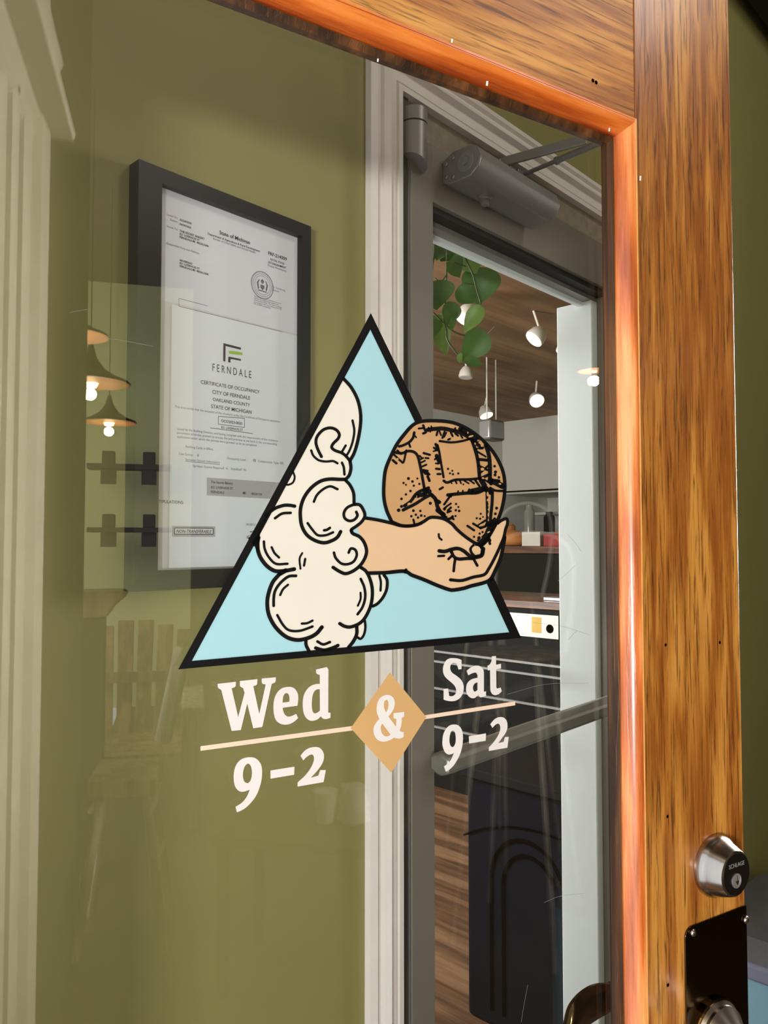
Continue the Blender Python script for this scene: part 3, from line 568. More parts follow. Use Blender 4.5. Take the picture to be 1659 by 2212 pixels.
for pts, wd in (([(95,420),(85,480),(88,560),(120,650),(190,740),(280,795),(380,795),(495,775)],44), ([(155,465),(165,550),(210,640),(290,715),(420,715)],28), ([(242,530),(275,595),(325,645)],26), ([(585,595),(555,660),(565,770)],22), ([(618,660),(605,735)],26),
    ([(1135,340),(1150,375),(1230,415),(1285,490),(1305,590),(1260,700),(1180,780),(1080,825),(1010,805),(930,755)],38), ([(940,590),(960,650),(1020,710),(1090,720),(1160,690),(1195,620),(1180,560),(1130,545),(1105,590)],30),
    ([(1240,755),(1300,800),(1345,890),(1370,1010),(1358,1160),(1300,1300),(1230,1380),(1130,1422),(1060,1415),(1005,1385)],38), ([(330,830),(250,930),(200,1080),(195,1200),(220,1310),(290,1430),(400,1530),(520,1568),(640,1550),(740,1500),(805,1425)],44), ([(400,790),(330,830)],50),
    ([(515,850),(430,858),(340,930),(280,1020),(265,1110),(265,1185)],32), ([(425,950),(370,1000),(338,1065)],26), ([(305,1290),(370,1400),(440,1460),(560,1465),(700,1418)],28), ([(580,1385),(640,1380),(700,1352)],26),
    ([(1240,885),(1280,980),(1290,1090),(1260,1200),(1205,1280)],30), ([(1238,1040),(1238,1110),(1208,1185)],24), ([(1500,840),(1535,900),(1530,1000),(1490,1090),(1430,1160),(1375,1190)],34), ([(1450,850),(1465,920),(1462,1015)],26),
    ([(1285,1350),(1292,1430),(1275,1510),(1240,1555),(1205,1540)],28), ([(625,1570),(630,1630),(665,1700)],38), ([(1195,1410),(1195,1500),(1160,1580),(1105,1650)],40), ([(755,1585),(820,1618),(895,1592)],30), ([(735,1658),(830,1682),(930,1655),(985,1630)],38)): S(pts, wd, cB)
dpart('outline_print', b, M_dblack, logo)
b = MB(); wz = .0010
for pts, wd in (([(45,185),(170,205),(310,237),(400,262),(480,268),(570,255),(640,222),(700,183),(760,178),(850,195),(930,245),(980,300),(1060,370),(1150,432),(1200,455)],34), ([(70,750),(250,745),(440,730),(520,770),(640,815),(780,875),(900,918),(950,922),(1050,905),(1130,880),(1250,850),(1325,812),(1380,710),(1430,590),(1460,450),(1470,380)],38),
    ([(1400,238),(1440,208),(1490,192),(1500,240),(1480,300),(1462,380),(1430,460),(1370,590),(1310,700),(1260,765),(1150,790),(1030,825),(915,818)],32), ([(1300,380),(1320,450)],26), ([(1150,465),(1120,505),(1140,555),(1180,580),(1230,560),(1242,505),(1220,465)],28), ([(1180,585),(1235,565),(1250,500)],44),
    ([(800,522),(860,527),(930,505),(990,498),(1050,522),(1110,572),(1150,590)],38), ([(790,575),(850,572)],24), ([(920,520),(950,580),(1000,605),(1080,600),(1160,600)],34), ([(930,570),(895,605)],26), ([(965,600),(955,660),(948,728)],28), ([(1150,600),(1190,672)],28), ([(795,350),(800,385),(825,408)],22), ([(460,715),(450,740)],30), ([(1330,810),(1345,830)],40)): S(pts, wd, cD)
for pts, wd in (([(185,1225),(130,1100),(100,960),(100,800),(120,640),(180,490),(240,370),(320,260),(420,150),(520,105),(680,98),(840,112),(960,150),(1080,215),(1200,310),(1310,430),(1390,560),(1440,690),(1455,840),(1440,1000),(1400,1150),(1340,1280),(1270,1400),(1200,1480)],40), ([(190,1230),(300,1272),(420,1272),(520,1245)],36), ([(1160,1500),(1240,1420),(1290,1310),(1340,1230)],80),
    # scored crust
    ([(590,200),(660,190),(760,185),(860,205),(940,225),(1020,262),(1100,320)],46), ([(960,190),(1060,250),(1140,320)],60), ([(725,325),(850,340),(960,328),(1070,300)],26), ([(820,310),(840,300)],24), ([(1085,310),(1125,430),(1155,560),(1172,740)],40), ([(1240,370),(1275,480),(1288,620),(1288,740),(1300,800)],46), ([(1100,330),(1200,400)],40),
    ([(1120,420),(1210,400)],26), ([(1140,440),(1240,500)],22), ([(1150,530),(1260,540)],34), ([(1160,600),(1260,650)],26), ([(1170,690),(1270,600)],26), ([(1180,745),(1280,700)],34), ([(1190,760),(1240,850)],60),
    ([(770,770),(810,790),(900,760),(1050,755),(1190,742)],30), ([(815,930),(900,920),(1030,908),(1140,905),(1225,870)],38), ([(1080,890),(1210,860)],60), ([(1290,770),(1350,790),(1425,830)],66), ([(1290,850),(1350,880),(1445,885)],28), ([(1230,860),(1300,900)],60), ([(1290,760),(1390,770)],30),
    ([(700,370),(720,450),(735,540),(750,630),(768,730)],26), ([(680,360),(705,420)],30), ([(690,490),(720,560)],44), ([(210,450),(300,462),(370,438),(440,450),(480,500),(510,620),(532,740),(552,850)],32), ([(350,430),(320,560),(290,550),(215,480)],24), ([(200,540),(240,575)],28), ([(250,430),(290,470)],24),
    ([(440,230),(425,290),(380,340),(310,375),(270,385)],30), ([(430,245),(462,285)],18), ([(380,350),(395,390)],24), ([(540,150),(555,190),(570,225),(540,240)],28), ([(490,185),(545,180)],22),
    ([(600,850),(500,890),(450,930),(400,1000),(330,1050)],36), ([(560,880),(605,890)],60), ([(315,1098),(380,1065),(450,1030),(560,960),(630,925)],36), ([(630,925),(680,980),(700,1060),(740,1130),(775,1170)],44), ([(680,990),(720,1010)],44), ([(700,1100),(770,1150)],50), ([(470,940),(560,920)],50),
    ([(850,930),(800,1000),(775,1035)],26), ([(850,1025),(800,1060),(780,1095)],22), ([(850,1070),(815,1105)],26), ([(850,1110),(810,1125)],22), ([(1253,890),(1255,1020),(1258,1130),(1255,1260)],30), ([(1315,895),(1312,1010),(1300,1130),(1285,1265)],36), ([(1250,1265),(1300,1270)],40),
    ([(1100,1250),(1150,1280),(1190,1300)],26), ([(1150,1275),(1235,1215)],24), ([(1035,1275),(1110,1325)],26), ([(1180,1300),(1240,1280)],28), ([(1290,1440),(1270,1400)],28), ([(810,1200),(850,1190),(870,1170)],30), ([(780,1180),(800,1175)],24), ([(430,1205),(440,1245)],24), ([(1150,1440),(1170,1420)],20), ([(1200,1400),(1230,1370)],18)): S(pts, wd, cC)
for x, y, x2, y2, wd in ((600,175,620,220,20),(640,200,630,160,18),(700,220,690,260,24),(720,210,740,260,20),(780,220,755,290,24),(800,230,775,280,18),(850,230,870,270,24),(880,220,900,180,22),(900,240,930,265,24),(960,260,980,290,20),
    (660,400,700,430,24),(655,440,690,430,18),(680,575,715,580,18),(685,635,725,640,26),(700,695,735,695,24),(670,530,700,510,22),(545,460,615,480,26),(565,515,600,518,22),(500,490,520,510,20),(510,530,540,515,20),(520,565,560,545,20),(530,610,575,590,22),(540,650,590,660,26),(560,690,610,700,24),(590,720,610,770,30),(545,670,600,690,30),
    (900,770,915,800,20),(950,770,965,800,18),(1000,770,1050,800,18),(1060,765,1110,800,20),(1120,760,1170,830,26),(850,780,860,800,16),(925,910,932,885,18),(980,910,985,880,18),(1040,905,1055,865,22),(725,865,760,845,26),(870,920,850,950,20),
    (1200,740,1290,800,20),(860,1180,880,1200,26),(770,1085,800,1060,22)): stroke(b, cC([(x, y), (x2, y2)]), wd*k, wz, D, False)
for x, y, r in ((375,745,17),(475,745,12),(320,795,13),(347,815,11),(420,778,15),(435,825,13),(497,805,13),(397,885,15),(347,923,14),(297,973,15),(297,1057,17),(265,1100,20),(620,1022,18),(430,1105,16),(508,1108,14),(407,1167,14),(458,1150,14),(482,1182,14),(518,1160,15),(557,1166,12),(818,637,13),(866,658,11),(840,687,12),(873,697,13),(933,688,13),
    (908,1030,13),(934,1064,12),(905,1100,14),(943,1108,15),(902,1165,12),(1340,607,15),(1350,672,18),(1345,705,17),(1388,732,15),(1362,1077,17),(1348,1140,16),(1340,1195,16),(1320,1248,13),(1185,1140,12),(1140,1190,13),(1178,1195,13),(1210,1175,10),(1205,1345,13),(1172,1362,13),(1110,1398,13),(1165,1410,20),(990,810,10),(1060,590,0)):
    if r: dot(b, cC([(x, y)])[0], r*k, wz, D)
dpart('hand_and_loaf_lines', b, M_dblack, logo)
b = MB(); wz = .0012                         # small openings left in the black: crust flecks, thumb nail, palm crease
for x, y, rx, ry, an in ((1040,232,7,12,0),(1075,272,30,10,-.3),(1155,320,8,10,0),(1190,332,6,7,0),(1122,355,7,14,-.3),(1195,380,14,8,.7),(1160,425,12,9,.4),(1215,450,16,6,.5),(1205,500,28,8,.4),(1210,580,26,8,-.1),(1205,640,20,16,.3),(1225,690,20,8,-.5),(1210,740,14,10,.2),(1262,920,11,26,0),(1262,985,9,16,.1),(1272,1012,6,8,0),(1272,1048,6,7,0),(1271,1092,7,12,0),(1271,1150,9,22,0),(1270,1210,7,12,0),
    (1400,805,16,9,.2),(1330,840,30,7,.2),(1270,830,18,6,.4),(1272,1345,18,8,-.5),(380,1028,20,10,-.5),(433,1002,14,9,-.3),(467,955,4,22,.05),(505,965,8,14,.4),(1190,1265,30,9,-.5),(255,525,12,8,.5)): dot(b, cC([(x, y)])[0], rx*k, wz, D, ry*k, an)
dpart('crust_flecks', b, M_dbread, logo)
b = MB()
dot(b, cD([(1178, 508)])[0], 44*.211, wz, D, 38*.211)
for x, y, rx, ry, an in ((990, 525, 32, 8, .1), (1015, 573, 46, 10, .05)): dot(b, cD([(x, y)])[0], rx*.211, wz, D, ry*.211, an)
dpart('thumb_nail', b, M_dskin, logo)

# ---------------------------------------------------------------- opening hours lettering
hours = dpart('hours_decal', (lambda mb: (fill(mb, [[(842, 1452.5), (921, 1549), (845, 1669), (757.5, 1573)]], .0006, D), mb)[1])(MB()), M_damber, label='amber diamond of the opening hours decal')
b = MB(); fill(b, [[(433, 1612), (764, 1568), (764, 1577.5), (433, 1622)]], .0003, D); fill(b, [[(915, 1545.5), (1113, 1515), (1113, 1523.5), (915, 1554)]], .0003, D); dpart('divider_line', b, M_dpeach, hours)
l1_ = tf(460, 1430, 270/1659); l2_ = tf(490, 1600, 230/1659); l3_ = tf(750, 1440, 180/1659); l4_ = tf(940, 1400, 190/1449)
def glyph(loops, conv, sm=None):
    out = []
    for lp in loops: out.append(conv(lp))
    return out
def cur(*seg):                                # mixes straight points and smoothed runs
    o = []
    for s_ in seg: o += [tuple(p) for p in catmull(s_, False, 5)] if len(s_) > 2 else s_
    return o
Wg = [[(63,290),(305,263),(302,318),(290,335),(248,350),(335,730),(420,410),(400,345),(370,333),(357,315),(357,253),(590,228),(587,290),(575,308),(535,320),(615,690),(700,298),(660,292),(648,270),(648,220),(834,203),(832,258),(820,275),(780,290),(655,862),(535,880),(455,550),(370,903),(248,915),(110,370),(75,350),(63,330)]]
eg = [cur([(1122,580),(1132,490),(1125,420),(1090,360),(1040,333),(980,332),(910,352),(850,410),(815,490),(803,580),(808,680),(830,760),(880,812),(950,832),(1020,822),(1080,790),(1130,745)],[(1130,745),(1105,688)],[(1105,688),(1050,715),(1000,725),(960,705),(935,660),(925,608)],[(925,608),(1122,580)]),
      cur([(1015,528),(1015,470),(1005,430),(980,414),(950,425),(930,470),(924,540)],[(924,540),(1015,528)])]
dgp = [cur([(1368,100),(1512,68)],[(1532,100),(1530,675)],[(1560,672),(1560,742)],[(1560,742),(1500,758),(1460,750),(1432,722)],[(1432,722),(1390,760),(1340,778),(1290,778),(1240,745),(1205,680),(1192,590),(1195,500),(1215,420),(1260,350),(1320,308),(1380,292),(1418,292)],[(1418,292),(1418,172)],[(1380,160),(1368,140)]),
       cur([(1418,362),(1380,364),(1345,390),(1322,450),(1312,540),(1315,620),(1328,665),(1355,682),(1390,670),(1420,645)],[(1420,645),(1418,362)])]
nine = [cur([(155,1115),(135,1030)],[(135,1030),(230,970),(300,890),(340,810),(355,765)],[(355,765),(280,790),(220,795),(165,765),(125,700),(108,610),(110,500),(140,390),(200,310),(280,268),(370,258),(440,272),(500,320),(538,390),(550,490),(540,610),(510,730),(460,850),(390,950),(300,1040),(220,1090),(155,1115)]),
        cur([(315,662),(275,640),(252,570),(255,480),(280,400),(325,358),(365,380),(388,450),(390,540),(370,620),(335,660)])]
hyp = [[(680,465),(1053,405),(1050,530),(680,592)]]
two = [cur([(1192,308),(1148,235)],[(1148,235),(1200,170),(1270,120),(1350,100),(1430,105),(1485,150),(1512,220),(1505,310),(1460,400),(1390,490),(1310,575)],[(1310,575),(1425,545)],[(1455,458),(1542,458)],[(1508,645),(1103,715)],[(1103,650),(1160,600)],[(1160,600),(1240,520),(1310,420),(1350,330),(1358,260),(1340,222),(1310,216),(1270,235),(1230,265),(1192,308)])]
Sg = [cur([(385,352),(355,260)],[(355,260),(320,243),(280,248),(252,290),(250,350),(280,405),(350,455),(420,515),(462,590),(470,670),(450,760),(400,830),(330,868),(260,875),(200,868),(140,850)],[(140,675),(212,665)],[(232,790),(232,790)],[(232,790),(280,792),(320,770),(345,730),(345,680),(320,620),(260,560),(190,500),(145,440),(128,360),(140,280),(180,205),(240,170),(300,165),(370,172),(435,195)],[(435,345),(385,352)])]
ag = [cur([(545,448),(518,375)],[(518,375),(580,325),(650,292),(710,290),(760,312),(795,360),(803,430)],[(803,720),(838,712)],[(838,785),(790,805)],[(790,805),(740,808),(712,765)],[(712,765),(680,800),(640,825),(590,820),(540,780),(512,710),(512,640),(535,570),(590,520),(650,498),(698,490)],[(698,490),(695,440),(670,405),(630,408),(590,425),(545,448)]),
      cur([(698,562),(650,585),(625,630),(625,680),(645,715),(670,712),(698,690)],[(698,690),(698,562)])]
tg = [cur([(935,135),(1002,130)],[(1004,275),(1085,258)],[(1085,335),(1005,348)],[(1008,650),(1020,665)],[(1020,665),(1050,660),(1080,648)],[(1080,648),(1098,710)],[(1098,710),(1050,755),(990,775),(940,755),(912,700),(908,630)],[(905,362),(868,368)],[(862,290),(890,280)],[(890,280),(920,235),(930,190),(935,135)])]
nine2 = [cur([(175,2035),(145,1950)],[(145,1950),(210,1900),(265,1830),(300,1750),(315,1725)],[(315,1725),(260,1750),(210,1750),(160,1710),(125,1620),(120,1530),(135,1420),(180,1330),(240,1275),(320,1258),(390,1280),(440,1350),(458,1460),(450,1590),(420,1720),(365,1840),(300,1940),(230,2005),(175,2035)]),
         cur([(283,1632),(255,1610),(235,1540),(240,1450),(262,1380),(293,1355),(325,1390),(340,1470),(335,1560),(310,1620)])]
hyp2 = [[(555,1452),(838,1405),(832,1527),(560,1572)]]
two2 = [cur([(945,1315),(908,1255)],[(908,1255),(960,1190),(1020,1148),(1090,1135),(1150,1160),(1185,1220),(1190,1310),(1165,1390),(1110,1470),(1040,1565)],[(1040,1565),(1128,1545)],[(1150,1465),(1212,1462)],[(1190,1640),(885,1695)],[(885,1635),(930,1590)],[(930,1590),(1000,1500),(1050,1410),(1072,1330),(1065,1270),(1040,1245),(1005,1255),(975,1280),(945,1315)])]
amp = [cur([(640,1040),(600,950),(585,850),(600,730),(650,630),(730,575),(820,560),(890,590),(935,650),(948,740),(930,830),(880,920),(822,990)],[(822,990),(972,1195)],[(978,1040),(922,1030)],[(922,925),(1135,898)],[(1135,995),(1088,1020)],[(1088,1020),(1080,1150),(1045,1280)],[(1125,1305),(1125,1400)],[(1125,1400),(1060,1430),(990,1430),(930,1415)],[(930,1415),(850,1465),(760,1492),(680,1490),(600,1455),(545,1380),(522,1280),(535,1190),(580,1110),(640,1040)]),
       cur([(775,912),(740,830),(730,750),(745,690),(785,660),(815,700),(822,770),(810,840)]),
       cur([(697,1130),(862,1355)],[(862,1355),(820,1380),(770,1385),(710,1350),(675,1280),(668,1200)])]
for nm, glyphs, conv in (('day_lettering', (Wg, eg, dgp), l1_), ('time_lettering', (nine, hyp, two), l2_), ('day_lettering', (Sg, ag, tg), l4_), ('time_lettering', (nine2, hyp2, two2), l4_), ('ampersand', (amp,), l3_)):
    b = MB()
    for g in glyphs: fill(b, glyph(g, conv), .0009 if nm == 'ampersand' else .0004, D)
    dpart(nm, b, M_dwhite, hours)

# ================================================================ POTHOS
def leaf_mesh(mb, base, tip, wd, nrmv, curl=.25):
    base, tip = V(base), V(tip); ax = tip-base; L_ = ax.length; a = ax.normalized(); s = a.cross(V(nrmv)).normalized(); n_ = s.cross(a)
    prof_ = [(0, .0), (-.06, .28), (.02, .62), (.18, .92), (.36, 1.0), (.56, .84), (.76, .5), (.9, .2), (1, 0)]
    rows = []
    for t, wv in prof_:
        c = base+a*(t*L_)+n_*(curl*L_*(-t*t*.6)); rows.append((c+s*(wv*wd/2)+n_*(wv*wd*.18), c, c-s*(wv*wd/2)+n_*(wv*wd*.18)))
    b0 = len(mb.v)
    for r in rows: mb.v += list(r)
    for i in range(len(rows)-1):
        for q in (0, 1): mb.f.append([b0+i*3+q, b0+(i+1)*3+q, b0+(i+1)*3+q+1, b0+i*3+q+1])
pc = tf(920, 450, 200/1196)
PD = 1.85                                    # the plant hangs about 1.9 m from the camera, inside
def K(px, py, d=PD):
    v = ray(px, py); return CAM+v*(d/v.dot(f_))
pot0 = K(945, 420)+V((.05, .05, .12))
ep = empty('potted_pothos', pot0, 0, 'trailing pothos plant hanging inside at top left of entry door glass', 'plant'); Op = V(pot0)
def ppart(name, mbx, m, **kk): return loc(mbx, Op).build(name, m, ep, **kk)
b = MB(); b.lathe([(.05, -.05), (.075, .06), (.08, .07), (.07, .07), (.068, .05)], axis(pot0, (0, 0, 1)), 28); ppart('pot', b, M_kwhite, smooth='sharp')
b = MB(); b.tube([pot0+V((.07, 0, .06)), pot0+V((0, 0, .45)), V((pot0.x, pot0.y, 2.9))], .0015, 6); b.tube([pot0+V((-.07, 0, .06)), pot0+V((0, 0, .45))], .0015, 6); ppart('hanger', b, M_stem)
vines = [[(150,60),(150,260),(110,420),(110,560),(70,820)], [(270,700),(265,900),(255,1150),(225,1420)], [(500,480),(520,650),(610,860),(650,1020),(715,1240)], [(80,1330),(230,1480),(360,1590),(500,1640),(650,1630)], [(265,1560),(280,1700),(380,1850),(450,1930)], [(370,700),(520,750)], [(480,970),(620,980)], [(120,900),(190,950),(260,870)], [(430,200),(440,320),(500,480)], [(430,60),(430,200)], [(270,420),(270,700)], [(110,560),(80,900),(90,1330)], [(225,1420),(265,1560)]]
for i, vn in enumerate(vines):
    P = catmull([K(*pc([p])[0], PD+.012*((i*3) % 5-2)) for p in vn], n=5)
    if i in (0, 9, 8): P = ([pot0+V((.0, 0, .06))]+P) if i != 8 else P
    ppart('vine', MB().tube(P, .0022 if i < 5 else .0014, 7), M_stem, smooth=True)
leaves = [((210,180),(350,560),.055,1), ((250,420),(130,670),.055,0), ((300,480),(200,690),.07,0), ((350,380),(470,570),.07,0), ((450,380),(410,570),.05,1), ((600,360),(690,410),.02,0), ((520,500),(640,850),.085,2), ((720,780),(680,1250),.10,0), ((290,700),(460,880),.07,0), ((415,1040),(640,1220),.055,1), ((80,960),(150,1310),.10,0), ((330,1220),(280,1530),.055,0), ((150,1390),(250,1910),.06,2),
          ((715,1280),(480,1600),.045,2), ((740,1600),(480,1980),.075,1), ((500,1970),(760,2010),.03,1), ((70,1450),(120,1660),.05,0), ((70,430),(90,700),.05,0), ((310,1450),(390,1500),.05,0), ((80,120),(30,190),.03,0), ((400,1920),(480,1980),.03,2)]
for i, (a, c, wd, kk) in enumerate(leaves):
    b = MB(); dz = PD+.02*((i*7) % 5-2); A = K(*pc([a])[0], dz); C_ = K(*pc([c])[0], dz+.01); leaf_mesh(b, A, C_, wd, -f_+u_*.3+r_*(.5*(i % 3-1)))
    o = ppart('leaf', b, (M_leaf, M_leaf, M_leaf2)[kk] if kk != 1 else M_leaf, smooth=True); o.modifiers.new('s', 'SUBSURF').render_levels = 2

# ================================================================ KITCHEN THINGS
def spot(px, py, wpx, hpx, ang, name='ceiling_spotlight', label=None, lit=True, dep=None):
    c = Z(px, py, 2.72) if dep is None else K(px, py, dep); dpt = (c-CAM).dot(f_); r = wpx/2*dpt/F
    e = empty(name, c, 0, label, 'ceiling light', 'round spotlights under the plywood ceiling')
    # the lens leans about its long axis so that it shows as the photographed ellipse
    view = (c-CAM).normalized(); axl = (r_*cos(ang)-u_*sin(ang)).normalized(); tilt = math.acos(min(.95, hpx/wpx))
    perp = axl.cross(view).normalized(); nz = (-view*cos(tilt)+perp*sin(tilt)*(-1 if perp.z > 0 else 1)).normalized()
    M_ = axis((0, 0, 0), -nz)
    MB().lathe([(r, 0), (r*1.04, .01), (r*.9, r*.9), (r*.5, r*1.5)], M_, 28).build('housing', M_spotw, e, smooth='sharp')
    M2 = M_.copy(); MB().lathe([(r*.93, -.004), (r*.93, -.001)], M2, 28).build('lens', M_spot if lit else M_spotw, e)
    MB().tube([V((0, 0, .02))-nz*r, V((0, 0, 2.9-c.z))], .008, 8).build('stem', M_spotw, e)
spot(1005, 690, 49, 23, .52, label='large lit ceiling spotlight beside the hanging pothos leaves')
spot(1153, 733, 42, 19, .75, label='lit tilted ceiling spotlight left of the pale door lining, uppermost')
spot(1219, 762, 38, 12, .32, label='dimly lit ceiling spotlight near the pale door lining')
spot(1160, 866, 32, 28, -.4, label='round lit spotlight lowest over the white wall')
spot(1051, 898, 30, 13, -.35, label='lit spotlight just above the loaf decal and grey box')
spot(1252, 855, 24, 8, .2, label='unlit dull spotlight beside the pale door lining', lit=False)
spot(1006, 815, 30, 9, .05, label='small unlit white ceiling disc left of the other lights', lit=False)
# hanging grey box below the spotlight (menu lightbox)
p = K(1062, 930, 6.0); e = empty('hanging_box', p, 0, 'small grey hanging box under the white wall beside the loaf decal', 'box')
b = MB(); b.box((-.10, -.06, -.08), (.10, .06, .08)); b.build('box_body', M_closer_l, e, bevel=.02)
b = MB(); b.tube([V((-.06, 0, .08)), V((-.06, 0, 2.9-p.z))], .006, 6); b.tube([V((.06, 0, .08)), V((.06, 0, 2.9-p.z))], .006, 6); b.build('hanger', M_spotw, e)

# back counter of the kitchen, bar and display case
xb = 5.5; zb_ = X(1180, 1172, xb).z-.03
e = empty('bar_counter', (xb, 3.2, 0), 0, 'high brown wooden bar counter with dark olive front, beyond the entry door', 'counter')
b = MB(); b.box((-.05, -1.9, zb_-.06), (.55, 1.7, zb_)); b.build('counter_top', M_bar, e, bevel=.004)
b = MB(); b.box((0, -1.9, 0), (.5, 1.7, zb_-.06)); b.build('counter_front', M_kolive, e)
xs_ = 3.6; zt2 = X(1180, 1300, xs_).z
e = empty('display_case', (xs_, 2.4, 0), 0, 'dark display case with brown top standing on the plank floor inside', 'display case')
b = MB(); b.box((0, -1.3, 0), (.6, .85, zt2-.04)); b.build('case_body', M_kdark, e)
b = MB(); b.box((-.02, -1.3, zt2-.04), (.62, .87, zt2)); b.build('case_top', M_bar, e, bevel=.003)
for i, zz in enumerate((.35, .58, .74, .80)):
    b = MB(); b.box((-.012, -1.25, zz), (0, .8, zz+.012)); b.build('shelf_edge', M_closer, e)
# white notice on the case front
c0 = X(1100, 1322, xs_-.012); c1 = X(1206, 1335, xs_-.012); zl = X(1150, 1376, xs_-.012).z
e = empty('notice', (xs_-.012, c1.y, zl), 0, 'white notice with yellow bottle and round black emblem on dark case', 'notice')
ht = X(1150, 1326, xs_).z-zl; wd_ = c0.y-c1.y+.12
MB().box((0, 0, 0), (.003, wd_, ht)).build('sheet', M_kwhite, e)
MB().box((-.001, wd_*.24, ht*.2), (0, wd_*.38, ht*.88)).build('yellow_print', M_yel, e)
b = MB(); b.lathe([(ht*.19, -.001), (ht*.19, 0)], axis((0, wd_*.12, ht*.42), (-1, 0, 0)), 22); b.build('emblem_print', M_navy2, e)
# shelving with jars in the recess, worker bench
e = empty('wall_shelf', (KX+.5, 3.6, 0), 0, 'pale kitchen wall shelf full of jars below the white wall', 'shelf')
zsh = X(1180, 1108, KX+.5).z
b = MB(); b.box((-.2, -2.4, zsh-.03), (.25, 1.5, zsh)); b.build('board', M_spotw, e)
e = empty('work_bench', (KX-.4, 3.6, 0), 0, 'pale worktop of the kitchen bench behind the bar counter', 'bench')
zwb = X(1180, 1150, KX-.4).z
b = MB(); b.box((-.3, -2.4, zwb-.04), (.3, 1.5, zwb)); b.build('worktop', M_closer_l, e)
b = MB(); b.box((-.25, -2.4, 0), (.25, 1.5, zwb-.04)); b.build('bench_base', M_kolive, e)
random.seed(3)
jar_src = None
def jar(x, y, z, r, h, m, lab):
    e = empty('jar', (x, y, z), 0, lab, 'jar', 'jars and packs on the kitchen shelves')
    MB().lathe([(r, 0), (r, h*.75), (r*.6, h*.88), (r*.62, h)], Matrix.Identity(4), 16).build('jar_body', m, e, smooth='sharp'); return e
for i in range(9):
    jar(KX+.5, 4.75-i*.2, zsh, .05+.01*(i % 3), .14+.05*((i*5) % 3), (M_bottle, M_navy2, M_spotw, M_bl, M_bottle)[i % 5], 'jar or pack in the row on the pale kitchen shelf')
for i, (yy, m_, h_) in enumerate(((4.9, M_orange, .1), (4.65, M_bottle, .3), (4.4, M_navy2, .22), (4.2, M_bottle, .18))):
    jar(KX-.4, yy, zwb, .06, h_, m_, ('orange rounded pack on the kitchen bench, far left', 'clear tall jar on the kitchen bench', 'dark jar on the kitchen bench beside the clear one', 'squat clear jar nearest the middle of the kitchen bench')[i])
q = X(1212, 1171, xb+.1); o = MB().box((-.06, -.13, 0), (.06, .13, .10)).build('carton', M_red, bevel=.004, label='red carton standing on the brown bar counter', cat='carton'); o.location = (q.x, q.y, zb_)
q = X(1252, 1150, xb+.1); o = MB().box((-.05, -.045, 0), (.05, .045, .14)).build('napkin_pack', M_bl, bevel=.012, label='light blue pack on the bar counter beside the door lining', cat='pack'); o.location = (q.x, q.y, zb_)
q = X(1155, 1171, xb+.1); o = MB().box((-.06, -.09, 0), (.06, .09, .12)).build('paper_box', M_spotw, bevel=.004, label='beige paper box left of the red carton on the bar', cat='box'); o.location = (q.x, q.y, zb_)
q = X(1108, 1168, xb+.15); b = MB(); b.lathe([(.005, 0), (.12, .01), (.15, .05), (.12, .1), (.06, .13), (.005, .14)], Matrix.Identity(4), 20); o = b.build('bread_loaf', M_orange, smooth=True, label='brown loaf on the bar counter behind the decal finger', cat='bread'); o.location = (q.x, q.y, zb_)
q = X(1255, 1290, xs_+.2); b = MB(); b.lathe([(.005, 0), (.06, .005), (.07, .03), (.04, .05), (.005, .055)], Matrix.Identity(4), 18); o = b.build('pastry', M_yel, smooth=True, label='golden pastry on the brown case top near the door lining', cat='pastry'); o.location = (q.x, q.y, zt2)
q = X(1215, 1300, xs_+.12); o = MB().box((-.05, -.09, 0), (.05, .09, .02)).build('serving_tray', M_closer_l, bevel=.004, label='small pale tray on the brown case top', cat='tray'); o.location = (q.x, q.y, zt2)
# tall potted greenery at the far right of the shelf
# person at work behind the bar
ph = K(1232, 1112, 7.5)
pe = empty('person', (ph.x, ph.y, 0), 0, 'person with dark hair in pale shirt bending over behind the bar counter', 'person')
me = bpy.data.meshes.new('body'); hx = Matrix.Rotation(radians(205), 3, 'Z')
zh = ph.z
vb = [(0,0,.95,.14),(0,0,1.12,.13),(.04,0,1.3,.15),(.10,0,zh-.22,.11),(.15,0,zh-.13,.055),(.18,0,zh-.02,.095),(.20,0,zh+.06,.085),
      (0,.1,.9,.1),(.02,.11,.5,.075),(0,.11,.08,.05),(.14,.12,.04,.04),(0,-.1,.9,.1),(.02,-.11,.5,.075),(0,-.11,.08,.05),(.14,-.12,.04,.04),
      (.1,.2,zh-.26,.06),(.2,.24,zh-.5,.045),(.42,.16,zh-.55,.032),(.50,.13,zh-.56,.03),(.1,-.2,zh-.26,.06),(.2,-.24,zh-.5,.045),(.42,-.16,zh-.55,.032),(.50,-.13,zh-.56,.03)]
eb = [(0,1),(1,2),(2,3),(3,4),(4,5),(5,6),(0,7),(7,8),(8,9),(9,10),(0,11),(11,12),(12,13),(13,14),(3,15),(15,16),(16,17),(17,18),(3,19),(19,20),(20,21),(21,22)]
me.from_pydata([hx@V(v[:3]) for v in vb], eb, []); body = bpy.data.objects.new('body', me); sc.collection.objects.link(body); body.parent = pe; me.materials.append(M_skin)
sk = body.modifiers.new('skin', 'SKIN'); body.modifiers.new('sub', 'SUBSURF').render_levels = 2
for i, v in enumerate(me.skin_vertices[0].data): v.radius = (vb[i][3], vb[i][3])
me.skin_vertices[0].data[0].use_root = True
b = MB(); hc_ = hx@V((.17, 0, zh+.04)); b.v = []; 
for i in range(9):
    for j in range(16):
        a = pi*.62*i/8; q = V((sin(a)*cos(2*pi*j/16)*.105, sin(a)*sin(2*pi*j/16)*.1, cos(a)*.12)); b.v.append(hc_+hx@(q+V((-.015, 0, .01))))
